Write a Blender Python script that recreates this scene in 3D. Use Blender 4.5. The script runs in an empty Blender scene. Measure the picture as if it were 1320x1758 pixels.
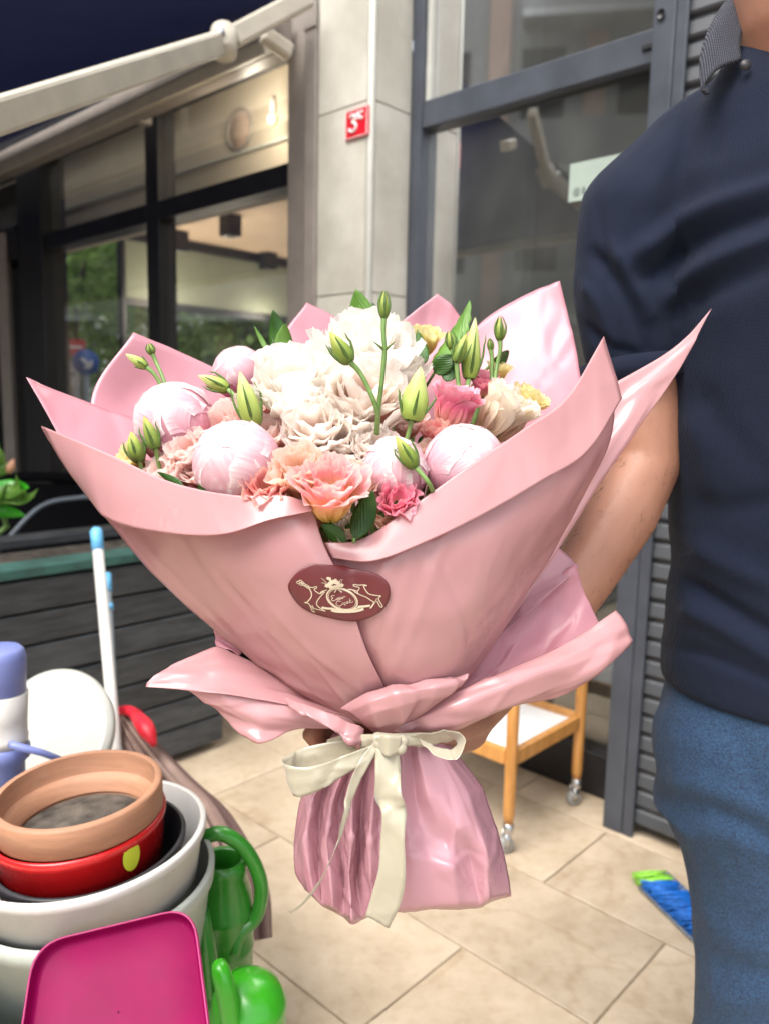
import bpy, math, random
import numpy as np
from mathutils import Vector, noise as mnoise
from mathutils.bvhtree import BVHTree
random.seed(7); R = np.random.RandomState(7)
S = bpy.context.scene
# ---------------------------------------------------------------- camera, sky, sun, exposure
F = 1350.; CX = 660.; CY = 879.; PITCH = math.radians(8.0); ROLL = math.radians(1.2); H = 1.15
fwd = np.array([0, math.cos(PITCH), -math.sin(PITCH)]); up0 = np.array([0, math.sin(PITCH), math.cos(PITCH)]); r0 = np.array([1., 0, 0])
cr = math.cos(ROLL)*r0 + math.sin(ROLL)*up0; cu = -math.sin(ROLL)*r0 + math.cos(ROLL)*up0
CAM = np.array([0, 0, H])
cam = bpy.data.objects.new('camera', bpy.data.cameras.new('camera')); S.collection.objects.link(cam); S.camera = cam
from mathutils import Matrix
cam.matrix_world = Matrix(((cr[0], cu[0], -fwd[0], 0), (cr[1], cu[1], -fwd[1], 0), (cr[2], cu[2], -fwd[2], H), (0, 0, 0, 1)))
cam.data.sensor_fit = 'VERTICAL'; cam.data.sensor_height = 36; cam.data.lens = F/1758*36
cam.data.clip_start = .02; cam.data.clip_end = 400
cam.data.dof.use_dof = True; cam.data.dof.focus_distance = .70; cam.data.dof.aperture_fstop = 5.6
W = bpy.data.worlds.new('World'); S.world = W; W.use_nodes = True
wn = W.node_tree.nodes; wl = W.node_tree.links
sky = wn.new('ShaderNodeTexSky'); sky.sky_type = 'NISHITA'; sky.sun_disc = False
SUN_EL = math.radians(58); SUN_AZ = math.radians(218)     # azimuth: clockwise from +Y
sky.sun_elevation = SUN_EL; sky.sun_rotation = SUN_AZ; sky.air_density = 1.0; sky.dust_density = 4.0; sky.ozone_density = .6
bgd = wn['Background']; bgd.inputs['Strength'].default_value = .15
hs = wn.new('ShaderNodeHueSaturation'); hs.inputs['Saturation'].default_value = .35
wl.new(sky.outputs[0], hs.inputs['Color']); wl.new(hs.outputs[0], bgd.inputs['Color'])
sd = bpy.data.lights.new('sun', 'SUN'); sun = bpy.data.objects.new('sun', sd); S.collection.objects.link(sun)
sd.energy = 1.0; sd.angle = math.radians(40); sd.color = (1, .95, .88)
sdir = Vector((math.sin(SUN_AZ)*math.cos(SUN_EL), math.cos(SUN_AZ)*math.cos(SUN_EL), math.sin(SUN_EL)))
sun.rotation_euler = sdir.to_track_quat('Z', 'Y').to_euler()
S.view_settings.view_transform = 'Standard'; S.view_settings.look = 'None'; S.view_settings.gamma = 1; S.view_settings.use_curve_mapping = False
S.view_settings.exposure = 1.5
# ---------------------------------------------------------------- helpers
A = np.array
def ray(x, y): return fwd + (x-CX)/F*cr - (y-CY)/F*cu
def P(x, y, d): return CAM + ray(x, y)*d
def pj(p):
    q = A(p)-CAM; d = q @ fwd; return CX+F*(q@cr)/d, CY-F*(q@cu)/d, d
def G(x, y, z=0.):
    q = ray(x, y); return CAM + q*((z-H)/q[2])
AN = math.radians(47)
U = A([-math.sin(AN), math.cos(AN), 0]); V = A([math.cos(AN), math.sin(AN), 0]); Z = A([0, 0, 1.])
def w(u, v, z): return U*u + V*v + Z*z
def onv(x, y, b): q = ray(x, y); t = b/(q@V); p = CAM+q*t; return p@U, p[2]      # -> u, z on a plane v=b
def onu(x, y, a): q = ray(x, y); t = a/(q@U); p = CAM+q*t; return p@V, p[2]      # -> v, z on a plane u=a
def nrm(a): a = A(a, float); return a/(np.linalg.norm(a)+1e-12)
col = S.collection
def chain(o):
    L = np.zeros(3)
    while o is not None: L = L + A(o.location[:]); o = o.parent
    return L
def obj(name, vs, fs, mat, parent=None, smooth=True, uv=None, sub=0, solid=0, label=None, ang=None, bevel=0):
    vs = np.asarray(vs, float)
    L = chain(parent) if parent is not None else A([vs[:, 0].mean(), vs[:, 1].mean(), vs[:, 2].min()])
    me = bpy.data.meshes.new(name); me.from_pydata((vs-L).tolist(), [], [tuple(f) for f in fs])
    if smooth: me.polygons.foreach_set('use_smooth', [True]*len(me.polygons))
    if uv is not None:
        ul = me.uv_layers.new(name='UVMap'); li = np.zeros(len(me.loops), int); me.loops.foreach_get('vertex_index', li)
        ul.data.foreach_set('uv', np.asarray(uv, float)[li].ravel())
    me.materials.append(mat); me.update()
    o = bpy.data.objects.new(name, me); col.objects.link(o)
    if parent is not None: o.parent = parent
    else: o.location = L
    if bevel:
        b = o.modifiers.new('bevel', 'BEVEL'); b.width = bevel; b.segments = 2; b.limit_method = 'ANGLE'
    if sub: m = o.modifiers.new('sub', 'SUBSURF'); m.levels = sub; m.render_levels = sub
    if solid: m = o.modifiers.new('solid', 'SOLIDIFY'); m.thickness = solid; m.offset = 0
    if label: o['label'] = label
    return o
def thing(name, loc, label, cat, group=None):
    o = bpy.data.objects.new(name, None); o.location = [float(c) for c in loc]; o.empty_display_size = .05; col.objects.link(o)
    return tag(o, label, cat, group)
def tag(o, label, cat, group=None):
    o['label'] = label; o['category'] = cat
    if group: o['group'] = group
    return o
def struct(o): o['kind'] = 'structure'; return o
def stuff(o): o['kind'] = 'stuff'; return o
class MB:                                                   # collects shapes into one mesh
    def __init__(s): s.v = []; s.f = []
    def add(s, vs, fs):
        n = len(s.v); s.v += [tuple(map(float, x)) for x in vs]; s.f += [tuple(i+n for i in f) for f in fs]; return s
    def box(s, u0, u1, v0, v1, z0, z1): return s.add(*box(u0, u1, v0, v1, z0, z1))
    def tube(s, *a, **k): return s.add(*tube(*a, **k))
    def ok(s, name, mat, parent=None, **k): return obj(name, s.v, s.f, mat, parent, **k)
BF = [(0, 3, 2, 1), (4, 5, 6, 7), (0, 1, 5, 4), (1, 2, 6, 5), (2, 3, 7, 6), (3, 0, 4, 7)]
def box(u0, u1, v0, v1, z0, z1, f=w):
    return [f(u, v, z) for z in (z0, z1) for u, v in ((u0, v0), (u0, v1), (u1, v1), (u1, v0))], [tuple(reversed(q)) for q in BF]
def bx(name, u0, u1, v0, v1, z0, z1, mat, parent=None, bevel=.003, **k):
    vs, fs = box(u0, u1, v0, v1, z0, z1); return obj(name, vs, fs, mat, parent, smooth=False, bevel=bevel, **k)
def frame_of(t, ref=None):
    t = nrm(t); ref = Z if ref is None else ref
    if abs(t@ref) > .95: ref = A([1., 0, 0])
    a = nrm(np.cross(ref, t)); return a, np.cross(t, a)
def crs(pts, k, closed=False):                              # Catmull-Rom resample
    p = np.asarray(pts, float)
    if len(p) == 2: t = np.linspace(0, 1, k+1)[:, None]; return p[0]*(1-t)+p[1]*t
    q = np.vstack([p[-1:], p, p[:2]]) if closed else np.vstack([2*p[0]-p[1], p, 2*p[-1]-p[-2]])
    out = []; n = len(p) if closed else len(p)-1
    for i in range(n):
        a, b, c, d = q[i:i+4]
        for j in range(k):
            t = j/k; out.append(.5*((2*b)+(c-a)*t+(2*a-5*b+4*c-d)*t*t+(3*b-a-3*c+d)*t**3))
    if not closed: out.append(p[-1])
    return A(out)
def gridf(n, m, closed=False):                              # n rows, m cols
    f = []
    for i in range(n-1):
        for j in range(m if closed else m-1):
            j2 = (j+1) % m; f.append((i*m+j, i*m+j2, (i+1)*m+j2, (i+1)*m+j))
    return f
def tube(pts, rad, seg=10, cap=True, k=0, flat=1.0, ref=None):
    pts = np.asarray(pts, float); rad = np.full(len(pts), rad, float) if np.isscalar(rad) else np.asarray(rad, float)
    if k: pr = crs(np.hstack([pts, rad[:, None]]), k); pts = pr[:, :3]; rad = pr[:, 3]
    n = len(pts); vs = []; pa = None
    for i in range(n):
        t = pts[min(i+1, n-1)]-pts[max(i-1, 0)]
        if pa is None: a, b = frame_of(t, ref)
        else:
            t = nrm(t); a = nrm(pa-t*(pa@t)); b = np.cross(t, a)
        pa = a
        for j in range(seg):
            th = 2*math.pi*j/seg; vs.append(pts[i]+rad[i]*(math.cos(th)*a+flat*math.sin(th)*b))
    fs = [tuple(reversed(f)) for f in gridf(n, seg, True)]
    if cap: fs += [tuple(range(seg)), tuple(reversed(range((n-1)*seg, n*seg)))]
    return vs, fs
def lathe(prof, c, axis=Z, seg=48):                         # prof: (r, h)
    a, b = frame_of(axis, A([0, 1., 0])); axis = nrm(axis); vs = []
    for r, h in prof:
        for j in range(seg):
            th = 2*math.pi*j/seg; vs.append(c+axis*h+r*(math.cos(th)*a+math.sin(th)*b))
    return vs, gridf(len(prof), seg, True)
def surf(ctrl, k=8):                                        # ctrl rows of world points
    g = A([crs(r_, k) for r_ in ctrl]); h = A([crs(g[:, j], k) for j in range(g.shape[1])])
    return np.transpose(h, (1, 0, 2))                       # rows, cols, 3
def gsurf(name, g, mat, parent=None, **k):
    n, m = g.shape[:2]; uv = [(j/(m-1), i/(n-1)) for i in range(n) for j in range(m)]
    return obj(name, g.reshape(-1, 3), gridf(n, m), mat, parent, uv=uv, **k)
def pg(rows): return [[P(*p) for p in r_] for r_ in rows]
def strip(ea, eb, k=8, n=4, bow=0.):                        # ribbon between two edge polylines
    a = crs(ea, k); b = crs(eb, k); g = []
    for t in np.linspace(0, 1, n): g.append(a*(1-t)+b*t)
    return A(g)
def n3(p, s=1.): return mnoise.noise(Vector((float(p[0])*s, float(p[1])*s, float(p[2])*s)))
# ---------------------------------------------------------------- materials
def mat(name, c, rough=.5, metal=0, spec=.5, var=None, bump=None, tr=0, trc=None, coat=0, c2=None, vscale=20, coord='Object', stretch=(1, 1, 1), sheen=0, bscale=200, sss=0, rnd=0):
    m = bpy.data.materials.new(name); m.use_nodes = True; N = m.node_tree.nodes; L = m.node_tree.links
    b = N['Principled BSDF']; b.inputs['Roughness'].default_value = rough; b.inputs['Metallic'].default_value = metal
    b.inputs['Specular IOR Level'].default_value = spec; b.inputs['Coat Weight'].default_value = coat; b.inputs['Coat Roughness'].default_value = .15
    b.inputs['Sheen Weight'].default_value = sheen
    b.inputs['Base Color'].default_value = (*c, 1)
    tc = N.new('ShaderNodeTexCoord'); mp = N.new('ShaderNodeMapping'); mp.inputs['Scale'].default_value = stretch
    if coord == 'World':
        ge = N.new('ShaderNodeNewGeometry'); L.new(ge.outputs['Position'], mp.inputs[0])
    else: L.new(tc.outputs[coord], mp.inputs[0])
    colout = None
    if var or c2:
        no = N.new('ShaderNodeTexNoise'); no.inputs['Scale'].default_value = vscale; no.inputs['Detail'].default_value = 6; no.inputs['Roughness'].default_value = .6
        L.new(mp.outputs[0], no.inputs[0]); rp = N.new('ShaderNodeValToRGB'); rp.color_ramp.elements[0].position = .33; rp.color_ramp.elements[1].position = .68
        v_ = var or 0
        ca = tuple(max(0, x*(1-v_)) for x in c); cb = c2 or tuple(min(1, x*(1+v_)) for x in c)
        rp.color_ramp.elements[0].color = (*ca, 1); rp.color_ramp.elements[1].color = (*cb, 1)
        L.new(no.outputs[0], rp.inputs[0]); colout = rp.outputs[0]
        if rnd:
            oi = N.new('ShaderNodeObjectInfo'); h = N.new('ShaderNodeHueSaturation'); mr = N.new('ShaderNodeMapRange')
            mr.inputs['To Min'].default_value = 1-rnd; mr.inputs['To Max'].default_value = 1+rnd
            L.new(oi.outputs['Random'], mr.inputs[0]); L.new(mr.outputs[0], h.inputs['Value']); L.new(colout, h.inputs['Color']); colout = h.outputs[0]
            ad = N.new('ShaderNodeVectorMath'); ad.operation = 'ADD'; L.new(oi.outputs['Random'], ad.inputs[1]); L.new(mp.outputs[0], ad.inputs[0]); L.new(ad.outputs[0], no.inputs[0])
        L.new(colout, b.inputs['Base Color'])
        mr2 = N.new('ShaderNodeMapRange'); mr2.inputs['To Min'].default_value = max(0, rough-.08); mr2.inputs['To Max'].default_value = min(1, rough+.08)
        L.new(no.outputs[0], mr2.inputs[0]); L.new(mr2.outputs[0], b.inputs['Roughness'])
    if bump:
        nb = N.new('ShaderNodeTexNoise'); nb.inputs['Scale'].default_value = bscale; nb.inputs['Detail'].default_value = 4; L.new(mp.outputs[0], nb.inputs[0])
        bu = N.new('ShaderNodeBump'); bu.inputs['Strength'].default_value = bump; bu.inputs['Distance'].default_value = .002
        L.new(nb.outputs[0], bu.inputs['Height']); L.new(bu.outputs[0], b.inputs['Normal'])
    if sss: b.inputs['Subsurface Weight'].default_value = sss; b.inputs['Subsurface Radius'].default_value = (.02, .008, .004); b.inputs['Subsurface Scale'].default_value = .5
    if tr:
        t = N.new('ShaderNodeBsdfTranslucent'); mx = N.new('ShaderNodeMixShader'); mx.inputs[0].default_value = tr
        t.inputs['Color'].default_value = (*(trc or c), 1)
        if colout is not None and trc is None: L.new(colout, t.inputs['Color'])
        L.new(b.outputs[0], mx.inputs[1]); L.new(t.outputs[0], mx.inputs[2]); L.new(mx.outputs[0], N['Material Output'].inputs[0])
    m['bsdf'] = b.name
    return m
def glass(name, tint=(.9, .95, .93), refl=1.0, rough=.0, dust_haze=0):
    m = bpy.data.materials.new(name); m.use_nodes = True; N = m.node_tree.nodes; L = m.node_tree.links; N.remove(N['Principled BSDF'])
    t = N.new('ShaderNodeBsdfTransparent'); t.inputs[0].default_value = (*tint, 1)
    g = N.new('ShaderNodeBsdfGlossy'); g.inputs['Roughness'].default_value = rough
    fr = N.new('ShaderNodeFresnel'); fr.inputs[0].default_value = 1.5; mu = N.new('ShaderNodeMath'); mu.operation = 'MULTIPLY'; mu.inputs[1].default_value = refl; mu.use_clamp = True
    L.new(fr.outputs[0], mu.inputs[0]); mx = N.new('ShaderNodeMixShader'); L.new(mu.outputs[0], mx.inputs[0]); L.new(t.outputs[0], mx.inputs[1]); L.new(g.outputs[0], mx.inputs[2]); out = mx.outputs[0]
    if dust_haze:
        df = N.new('ShaderNodeBsdfDiffuse'); df.inputs[0].default_value = (.5, .5, .47, 1); tc = N.new('ShaderNodeTexCoord'); no = N.new('ShaderNodeTexNoise'); no.inputs['Scale'].default_value = 5; no.inputs['Detail'].default_value = 8; L.new(tc.outputs['Object'], no.inputs[0])
        m3 = N.new('ShaderNodeMath'); m3.operation = 'MULTIPLY'; m3.inputs[1].default_value = dust_haze*2; L.new(no.outputs[0], m3.inputs[0]); mx2 = N.new('ShaderNodeMixShader'); L.new(m3.outputs[0], mx2.inputs[0]); L.new(out, mx2.inputs[1]); L.new(df.outputs[0], mx2.inputs[2]); out = mx2.outputs[0]
    L.new(out, N['Material Output'].inputs[0])
    return m
def petal_mat(name, stops, rough=.55, tr=.35, veins=.5, edge_noise=.12):
    m = bpy.data.materials.new(name); m.use_nodes = True; N = m.node_tree.nodes; L = m.node_tree.links
    b = N['Principled BSDF']; b.inputs['Roughness'].default_value = rough; b.inputs['Specular IOR Level'].default_value = .3; b.inputs['Sheen Weight'].default_value = .15
    uvn = N.new('ShaderNodeUVMap'); sp = N.new('ShaderNodeSeparateXYZ'); L.new(uvn.outputs[0], sp.inputs[0])
    mp = N.new('ShaderNodeMapping'); mp.inputs['Scale'].default_value = (26, 1.6, 1); L.new(uvn.outputs[0], mp.inputs[0])
    oi = N.new('ShaderNodeObjectInfo'); ad = N.new('ShaderNodeVectorMath'); ad.operation = 'MULTIPLY_ADD'; ad.inputs[1].default_value = (1, 1, 1)
    L.new(mp.outputs[0], ad.inputs[0]); 
    sc = N.new('ShaderNodeMath'); sc.operation = 'MULTIPLY'; sc.inputs[1].default_value = 37; L.new(oi.outputs['Random'], sc.inputs[0]); L.new(sc.outputs[0], ad.inputs[2])
    no = N.new('ShaderNodeTexNoise'); no.inputs['Scale'].default_value = 1.; no.inputs['Detail'].default_value = 5; L.new(ad.outputs[0], no.inputs[0])
    ma = N.new('ShaderNodeMath'); ma.operation = 'MULTIPLY_ADD'; ma.inputs[1].default_value = edge_noise*2; L.new(no.outputs[0], ma.inputs[0])
    m2 = N.new('ShaderNodeMath'); m2.operation = 'SUBTRACT'; m2.inputs[1].default_value = edge_noise; L.new(sp.outputs[1], m2.inputs[0]); L.new(m2.outputs[0], ma.inputs[2])
    rp = N.new('ShaderNodeValToRGB'); e = rp.color_ramp.elements
    while len(e) < len(stops): e.new(.5)
    for k, (p, c) in enumerate(stops): e[k].position = p; e[k].color = (*c, 1)
    L.new(ma.outputs[0], rp.inputs[0])
    h = N.new('ShaderNodeHueSaturation'); mr = N.new('ShaderNodeMapRange'); mr.inputs['To Min'].default_value = .93; mr.inputs['To Max'].default_value = 1.05
    L.new(oi.outputs['Random'], mr.inputs[0]); L.new(mr.outputs[0], h.inputs['Value']); L.new(rp.outputs[0], h.inputs['Color']); L.new(h.outputs[0], b.inputs['Base Color'])
    bu = N.new('ShaderNodeBump'); bu.inputs['Strength'].default_value = veins; bu.inputs['Distance'].default_value = .0015; L.new(no.outputs[0], bu.inputs['Height']); L.new(bu.outputs[0], b.inputs['Normal'])
    t = N.new('ShaderNodeBsdfTranslucent'); L.new(h.outputs[0], t.inputs[0]); mx = N.new('ShaderNodeMixShader'); mx.inputs[0].default_value = tr
    L.new(b.outputs[0], mx.inputs[1]); L.new(t.outputs[0], mx.inputs[2]); L.new(mx.outputs[0], N['Material Output'].inputs[0])
    return m
M = {}
M['tile'] = mat('floor_tile', (.46, .365, .255), .5, c2=(.55, .455, .34), var=.12, vscale=7, bump=.25, bscale=90, coord='World', rnd=.09)
def veined(m):
    N = m.node_tree.nodes; L = m.node_tree.links; b = N['Principled BSDF']; old = b.inputs['Base Color'].links[0].from_socket
    ge = N.new('ShaderNodeNewGeometry'); oi = N.new('ShaderNodeObjectInfo'); ad = N.new('ShaderNodeVectorMath'); ad.operation = 'MULTIPLY_ADD'; ad.inputs[1].default_value = (1, 1, 1); L.new(ge.outputs['Position'], ad.inputs[0]); sc = N.new('ShaderNodeMath'); sc.operation = 'MULTIPLY'; sc.inputs[1].default_value = 50; L.new(oi.outputs['Random'], sc.inputs[0]); L.new(sc.outputs[0], ad.inputs[2])
    no = N.new('ShaderNodeTexNoise'); no.inputs['Scale'].default_value = 1.1; no.inputs['Detail'].default_value = 9; no.inputs['Distortion'].default_value = .7; L.new(ad.outputs[0], no.inputs[0])
    rp = N.new('ShaderNodeValToRGB'); e = rp.color_ramp.elements; e[0].position = .488; e[0].color = (1, 1, 1, 1); e[1].position = .512; e[1].color = (1, 1, 1, 1); q = e.new(.5); q.color = (.87, .83, .77, 1); L.new(no.outputs[0], rp.inputs[0])
    n2 = N.new('ShaderNodeTexNoise'); n2.inputs['Scale'].default_value = 34; n2.inputs['Detail'].default_value = 5; L.new(ge.outputs['Position'], n2.inputs[0]); r2 = N.new('ShaderNodeValToRGB'); r2.color_ramp.elements[0].position = .36; r2.color_ramp.elements[0].color = (.92, .90, .86, 1); r2.color_ramp.elements[1].position = .52; L.new(n2.outputs[0], r2.inputs[0])
    m1 = N.new('ShaderNodeMix'); m1.data_type = 'RGBA'; m1.blend_type = 'MULTIPLY'; m1.inputs[0].default_value = .8; L.new(old, m1.inputs[6]); L.new(rp.outputs[0], m1.inputs[7])
    m2 = N.new('ShaderNodeMix'); m2.data_type = 'RGBA'; m2.blend_type = 'MULTIPLY'; m2.inputs[0].default_value = 1; L.new(m1.outputs[2], m2.inputs[6]); L.new(r2.outputs[0], m2.inputs[7]); L.new(m2.outputs[2], b.inputs['Base Color'])
veined(M['tile'])
M['grout'] = mat('grout', (.33, .26, .18), .85, var=.3, vscale=30)
M['asphalt'] = mat('asphalt', (.06, .06, .06), .85, var=.2, vscale=40, bump=.4)
M['stone'] = mat('pale_stone_cladding', (.47, .445, .375), .6, c2=(.60, .58, .51), var=.06, vscale=5, bump=.1, coord='World', rnd=.04)
M['stone_trim'] = mat('stone_corner_trim', (.50, .50, .45), .5, var=.05)
M['joint'] = mat('stone_joint', (.25, .24, .21), .8, var=.2)
M['anth'] = mat('anthracite_frame', (.055, .063, .08), .38, var=.15, vscale=12, bump=.08)
M['dark'] = mat('black_frame', (.013, .013, .016), .4, var=.3)
M['taupe'] = mat('taupe_metal', (.29, .255, .225), .45, var=.12, vscale=9)
M['alu'] = mat('beige_aluminium', (.47, .43, .35), .42, var=.1, vscale=14)
M['navy'] = mat('navy_awning_canvas', (.03, .042, .13), .8, var=.2, vscale=6, bump=.3, bscale=500, tr=.5, trc=(.032, .048, .135))
M['beige'] = mat('beige_plaster', (.56, .485, .375), .7, var=.1, vscale=2)
M['ceil'] = mat('cafe_ceiling', (.66, .50, .36), .7, var=.06, vscale=2)
M['wallgrey'] = mat('grey_partition', (.40, .42, .41), .7, var=.08, vscale=3, c2=(.48, .50, .49))
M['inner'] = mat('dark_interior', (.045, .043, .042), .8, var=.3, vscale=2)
M['blind'] = mat('frosted_blind', (.42, .46, .36), .5, var=.08, vscale=2, tr=.45)
M['matte'] = mat('matte_black', (.004, .004, .005), .9, spec=.1)
M['glass'] = glass('cafe_glass', (.975, .985, .975), .3, 0, .04)  # grey diffuse layer in the panes acts as haze, lifting dark tones
M['glass2'] = glass('shop_glass', (.66, .70, .68), 2.7, .03, .06)
M['louv'] = mat('grey_shutter', (.055, .06, .068), .5, var=.12, vscale=10)
M['plank'] = mat('charcoal_painted_plank', (.026, .032, .038), .55, c2=(.062, .068, .074), var=.2, vscale=9, stretch=(1, 1, 6), bump=.6, bscale=40, rnd=.25)
M['bark'] = mat('bark', (.12, .09, .06), .9, var=.3, vscale=30, bump=.6)
M['leaf_far'] = mat('street_leaf', (.22, .34, .08), .6, var=.4, vscale=3, tr=.4, rnd=.2)
M['peach'] = mat('peach_render', (.50, .36, .28), .8, var=.06)
M['greyren'] = mat('grey_render', (.34, .34, .32), .8, var=.1)
M['whitet'] = mat('white_paint_trim', (.55, .55, .52), .6, var=.05)
M['wood'] = mat('orange_beech_wood', (.50, .225, .055), .38, c2=(.62, .30, .085), var=.12, vscale=12, stretch=(4, 4, .6), coat=.25)
M['laminate'] = mat('white_laminate', (.78, .79, .80), .3, var=.02)
M['chrome'] = mat('chrome_caster', (.55, .56, .57), .25, metal=.9, var=.1)
M['rubber'] = mat('grey_wheel', (.30, .30, .29), .5, var=.15)
M['terra'] = mat('terracotta_plastic', (.40, .205, .12), .62, var=.12, vscale=16, stretch=(1, 1, 8), bump=.2, bscale=80)
M['soil'] = mat('dried_soil', (.05, .042, .034), .9, var=.5, vscale=30, bump=.8, c2=(.13, .11, .09))
M['redp'] = mat('red_plastic', (.55, .01, .012), .28, var=.12, vscale=12, coat=.2)
M['blackp'] = mat('black_plastic', (.012, .012, .016), .5, var=.4, vscale=20, c2=(.03, .03, .036))
M['whitep'] = mat('white_plastic', (.58, .57, .54), .4, var=.08, vscale=8, c2=(.63, .62, .60))
M['lidw'] = mat('toned_white_plastic', (.44, .44, .40), .5, var=.06, vscale=10)  # white plastic toned down so the sunlit lid does not blow out
M['palep'] = mat('pale_green_plastic', (.42, .46, .42), .45, var=.12, vscale=10)
M['magenta'] = mat('magenta_plastic', (.19, .0008, .052), .5, var=.18, vscale=9, spec=.12, bump=.15, bscale=30)
M['magrim'] = mat('magenta_rim', (.34, .02, .12), .45, var=.05)
M['green'] = mat('green_plastic', (.025, .20, .015), .3, var=.15, vscale=12, coat=.25)
M['lime'] = mat('bright_green_plastic', (.035, .34, .01), .3, var=.12, vscale=12, coat=.25)
M['lav'] = mat('lavender_plastic', (.17, .21, .47), .4, var=.08, vscale=15)
M['yellowdot'] = mat('yellow_green_sticker', (.50, .55, .03), .5, var=.05)
M['teal'] = mat('worn_teal_paint', (.022, .07, .06), .7, var=.3, c2=(.035, .12, .10), vscale=12)
M['brownfab'] = mat('brown_parasol_fabric', (.26, .17, .135), .8, var=.25, vscale=10, c2=(.34, .24, .2), bump=.3)
N = M['brownfab'].node_tree.nodes; L = M['brownfab'].node_tree.links; b = N['Principled BSDF']; old = b.inputs['Base Color'].links[0].from_socket
uvn = N.new('ShaderNodeUVMap'); wv = N.new('ShaderNodeTexWave'); wv.bands_direction = 'X'; wv.inputs['Scale'].default_value = 4.5; wv.inputs['Distortion'].default_value = .6; L.new(uvn.outputs[0], wv.inputs[0])
mx = N.new('ShaderNodeMix'); mx.data_type = 'RGBA'; L.new(wv.outputs[1], mx.inputs[0]); L.new(old, mx.inputs[6]); mx.inputs[7].default_value = (.085, .045, .04, 1); L.new(mx.outputs[2], b.inputs['Base Color'])
M['redrib'] = mat('red_strap', (.60, .012, .03), .5, var=.15)
M['bluep'] = mat('light_blue_plastic', (.13, .42, .70), .4, var=.08)
M['brist_b'] = mat('blue_bristles', (.01, .15, .56), .5, var=.3, vscale=150)
M['brist_g'] = mat('green_bristles', (.28, .66, .06), .5, var=.25, vscale=150)
M['greyp'] = mat('grey_plastic', (.18, .21, .24), .4, var=.1)
for k_ in ('whitep', 'palep', 'terra', 'green', 'lime', 'lav'):
    m_ = M[k_]; N = m_.node_tree.nodes; L = m_.node_tree.links; b = N['Principled BSDF']; old = b.inputs['Base Color'].links[0].from_socket
    tc = N.new('ShaderNodeTexCoord'); no = N.new('ShaderNodeTexNoise'); no.inputs['Scale'].default_value = 28; no.inputs['Detail'].default_value = 9; no.inputs['Roughness'].default_value = .75; L.new(tc.outputs['Object'], no.inputs[0])
    rp = N.new('ShaderNodeValToRGB'); rp.color_ramp.elements[0].position = .56; rp.color_ramp.elements[0].color = (0, 0, 0, 1); rp.color_ramp.elements[1].position = .78; rp.color_ramp.elements[1].color = (.22, .22, .22, 1); L.new(no.outputs[0], rp.inputs[0])
    mx = N.new('ShaderNodeMix'); mx.data_type = 'RGBA'; L.new(rp.outputs[0], mx.inputs[0]); L.new(old, mx.inputs[6]); mx.inputs[7].default_value = (.30, .27, .22, 1) if k_ in ('whitep', 'palep') else (.45, .40, .34, 1); L.new(mx.outputs[2], b.inputs['Base Color'])
M['sred'] = mat('red_enamel', (.60, .012, .025), .3, var=.1, coat=.3)
M['swhite'] = mat('sign_white', (.80, .78, .78), .4)
M['sblue'] = mat('traffic_blue', (.03, .10, .42), .4, var=.1)
M['paper'] = mat('pale_green_paper_notice', (.33, .40, .35), .6, var=.08, vscale=15)
M['ink'] = mat('dark_ink', (.06, .08, .07), .6)
M['skin'] = mat('skin', (.30, .14, .088), .5, c2=(.34, .165, .105), var=.04, vscale=12, bump=.2, bscale=320, sss=.12)
M['nail'] = mat('fingernail', (.55, .32, .25), .3)
M['hair'] = mat('dark_hair', (.02, .014, .01), .5, bump=.8, bscale=150, stretch=(4, 4, .4))
M['denim'] = mat('blue_denim', (.008, .028, .075), .85, c2=(.024, .072, .155), var=.2, vscale=330, bump=1, bscale=600, sheen=.05)
M['shoe'] = mat('dark_shoe', (.03, .03, .035), .5)
# knitted cotton of the polo shirt: fine horizontal rows as relief
def knit(name, c, c2, sc, st=.5):
    m = mat(name, c, .85, var=.12, vscale=8, sheen=.04, spec=.18); N = m.node_tree.nodes; L = m.node_tree.links; b = N['Principled BSDF']
    tc = N.new('ShaderNodeTexCoord'); wv = N.new('ShaderNodeTexWave'); wv.bands_direction = 'Z'; wv.inputs['Scale'].default_value = sc; wv.inputs['Distortion'].default_value = 1.2; wv.inputs['Detail'].default_value = 2; wv.inputs['Detail Scale'].default_value = 3
    L.new(tc.outputs['Object'], wv.inputs[0]); w2 = N.new('ShaderNodeTexWave'); w2.bands_direction = 'X'; w2.inputs['Scale'].default_value = sc*.9; w2.inputs['Distortion'].default_value = 1.; L.new(tc.outputs['Object'], w2.inputs[0])
    mu = N.new('ShaderNodeMath'); mu.operation = 'MULTIPLY'; L.new(wv.outputs[1], mu.inputs[0]); L.new(w2.outputs[1], mu.inputs[1])
    bu = N.new('ShaderNodeBump'); bu.inputs['Strength'].default_value = st; bu.inputs['Distance'].default_value = .001; L.new(mu.outputs[0], bu.inputs['Height']); L.new(bu.outputs[0], b.inputs['Normal'])
    old = b.inputs['Base Color'].links[0].from_socket; mx = N.new('ShaderNodeMix'); mx.data_type = 'RGBA'; L.new(mu.outputs[0], mx.inputs[0]); L.new(old, mx.inputs[6]); mx.inputs[7].default_value = (*c2, 1); L.new(mx.outputs[2], b.inputs['Base Color'])
    return m
M['polo'] = knit('navy_cotton_knit', (.005, .0085, .021), (.0115, .019, .041), 230, .5)
M['collar'] = knit('heather_grey_knit', (.012, .015, .025), (.15, .15, .17), 150, .8)
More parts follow.
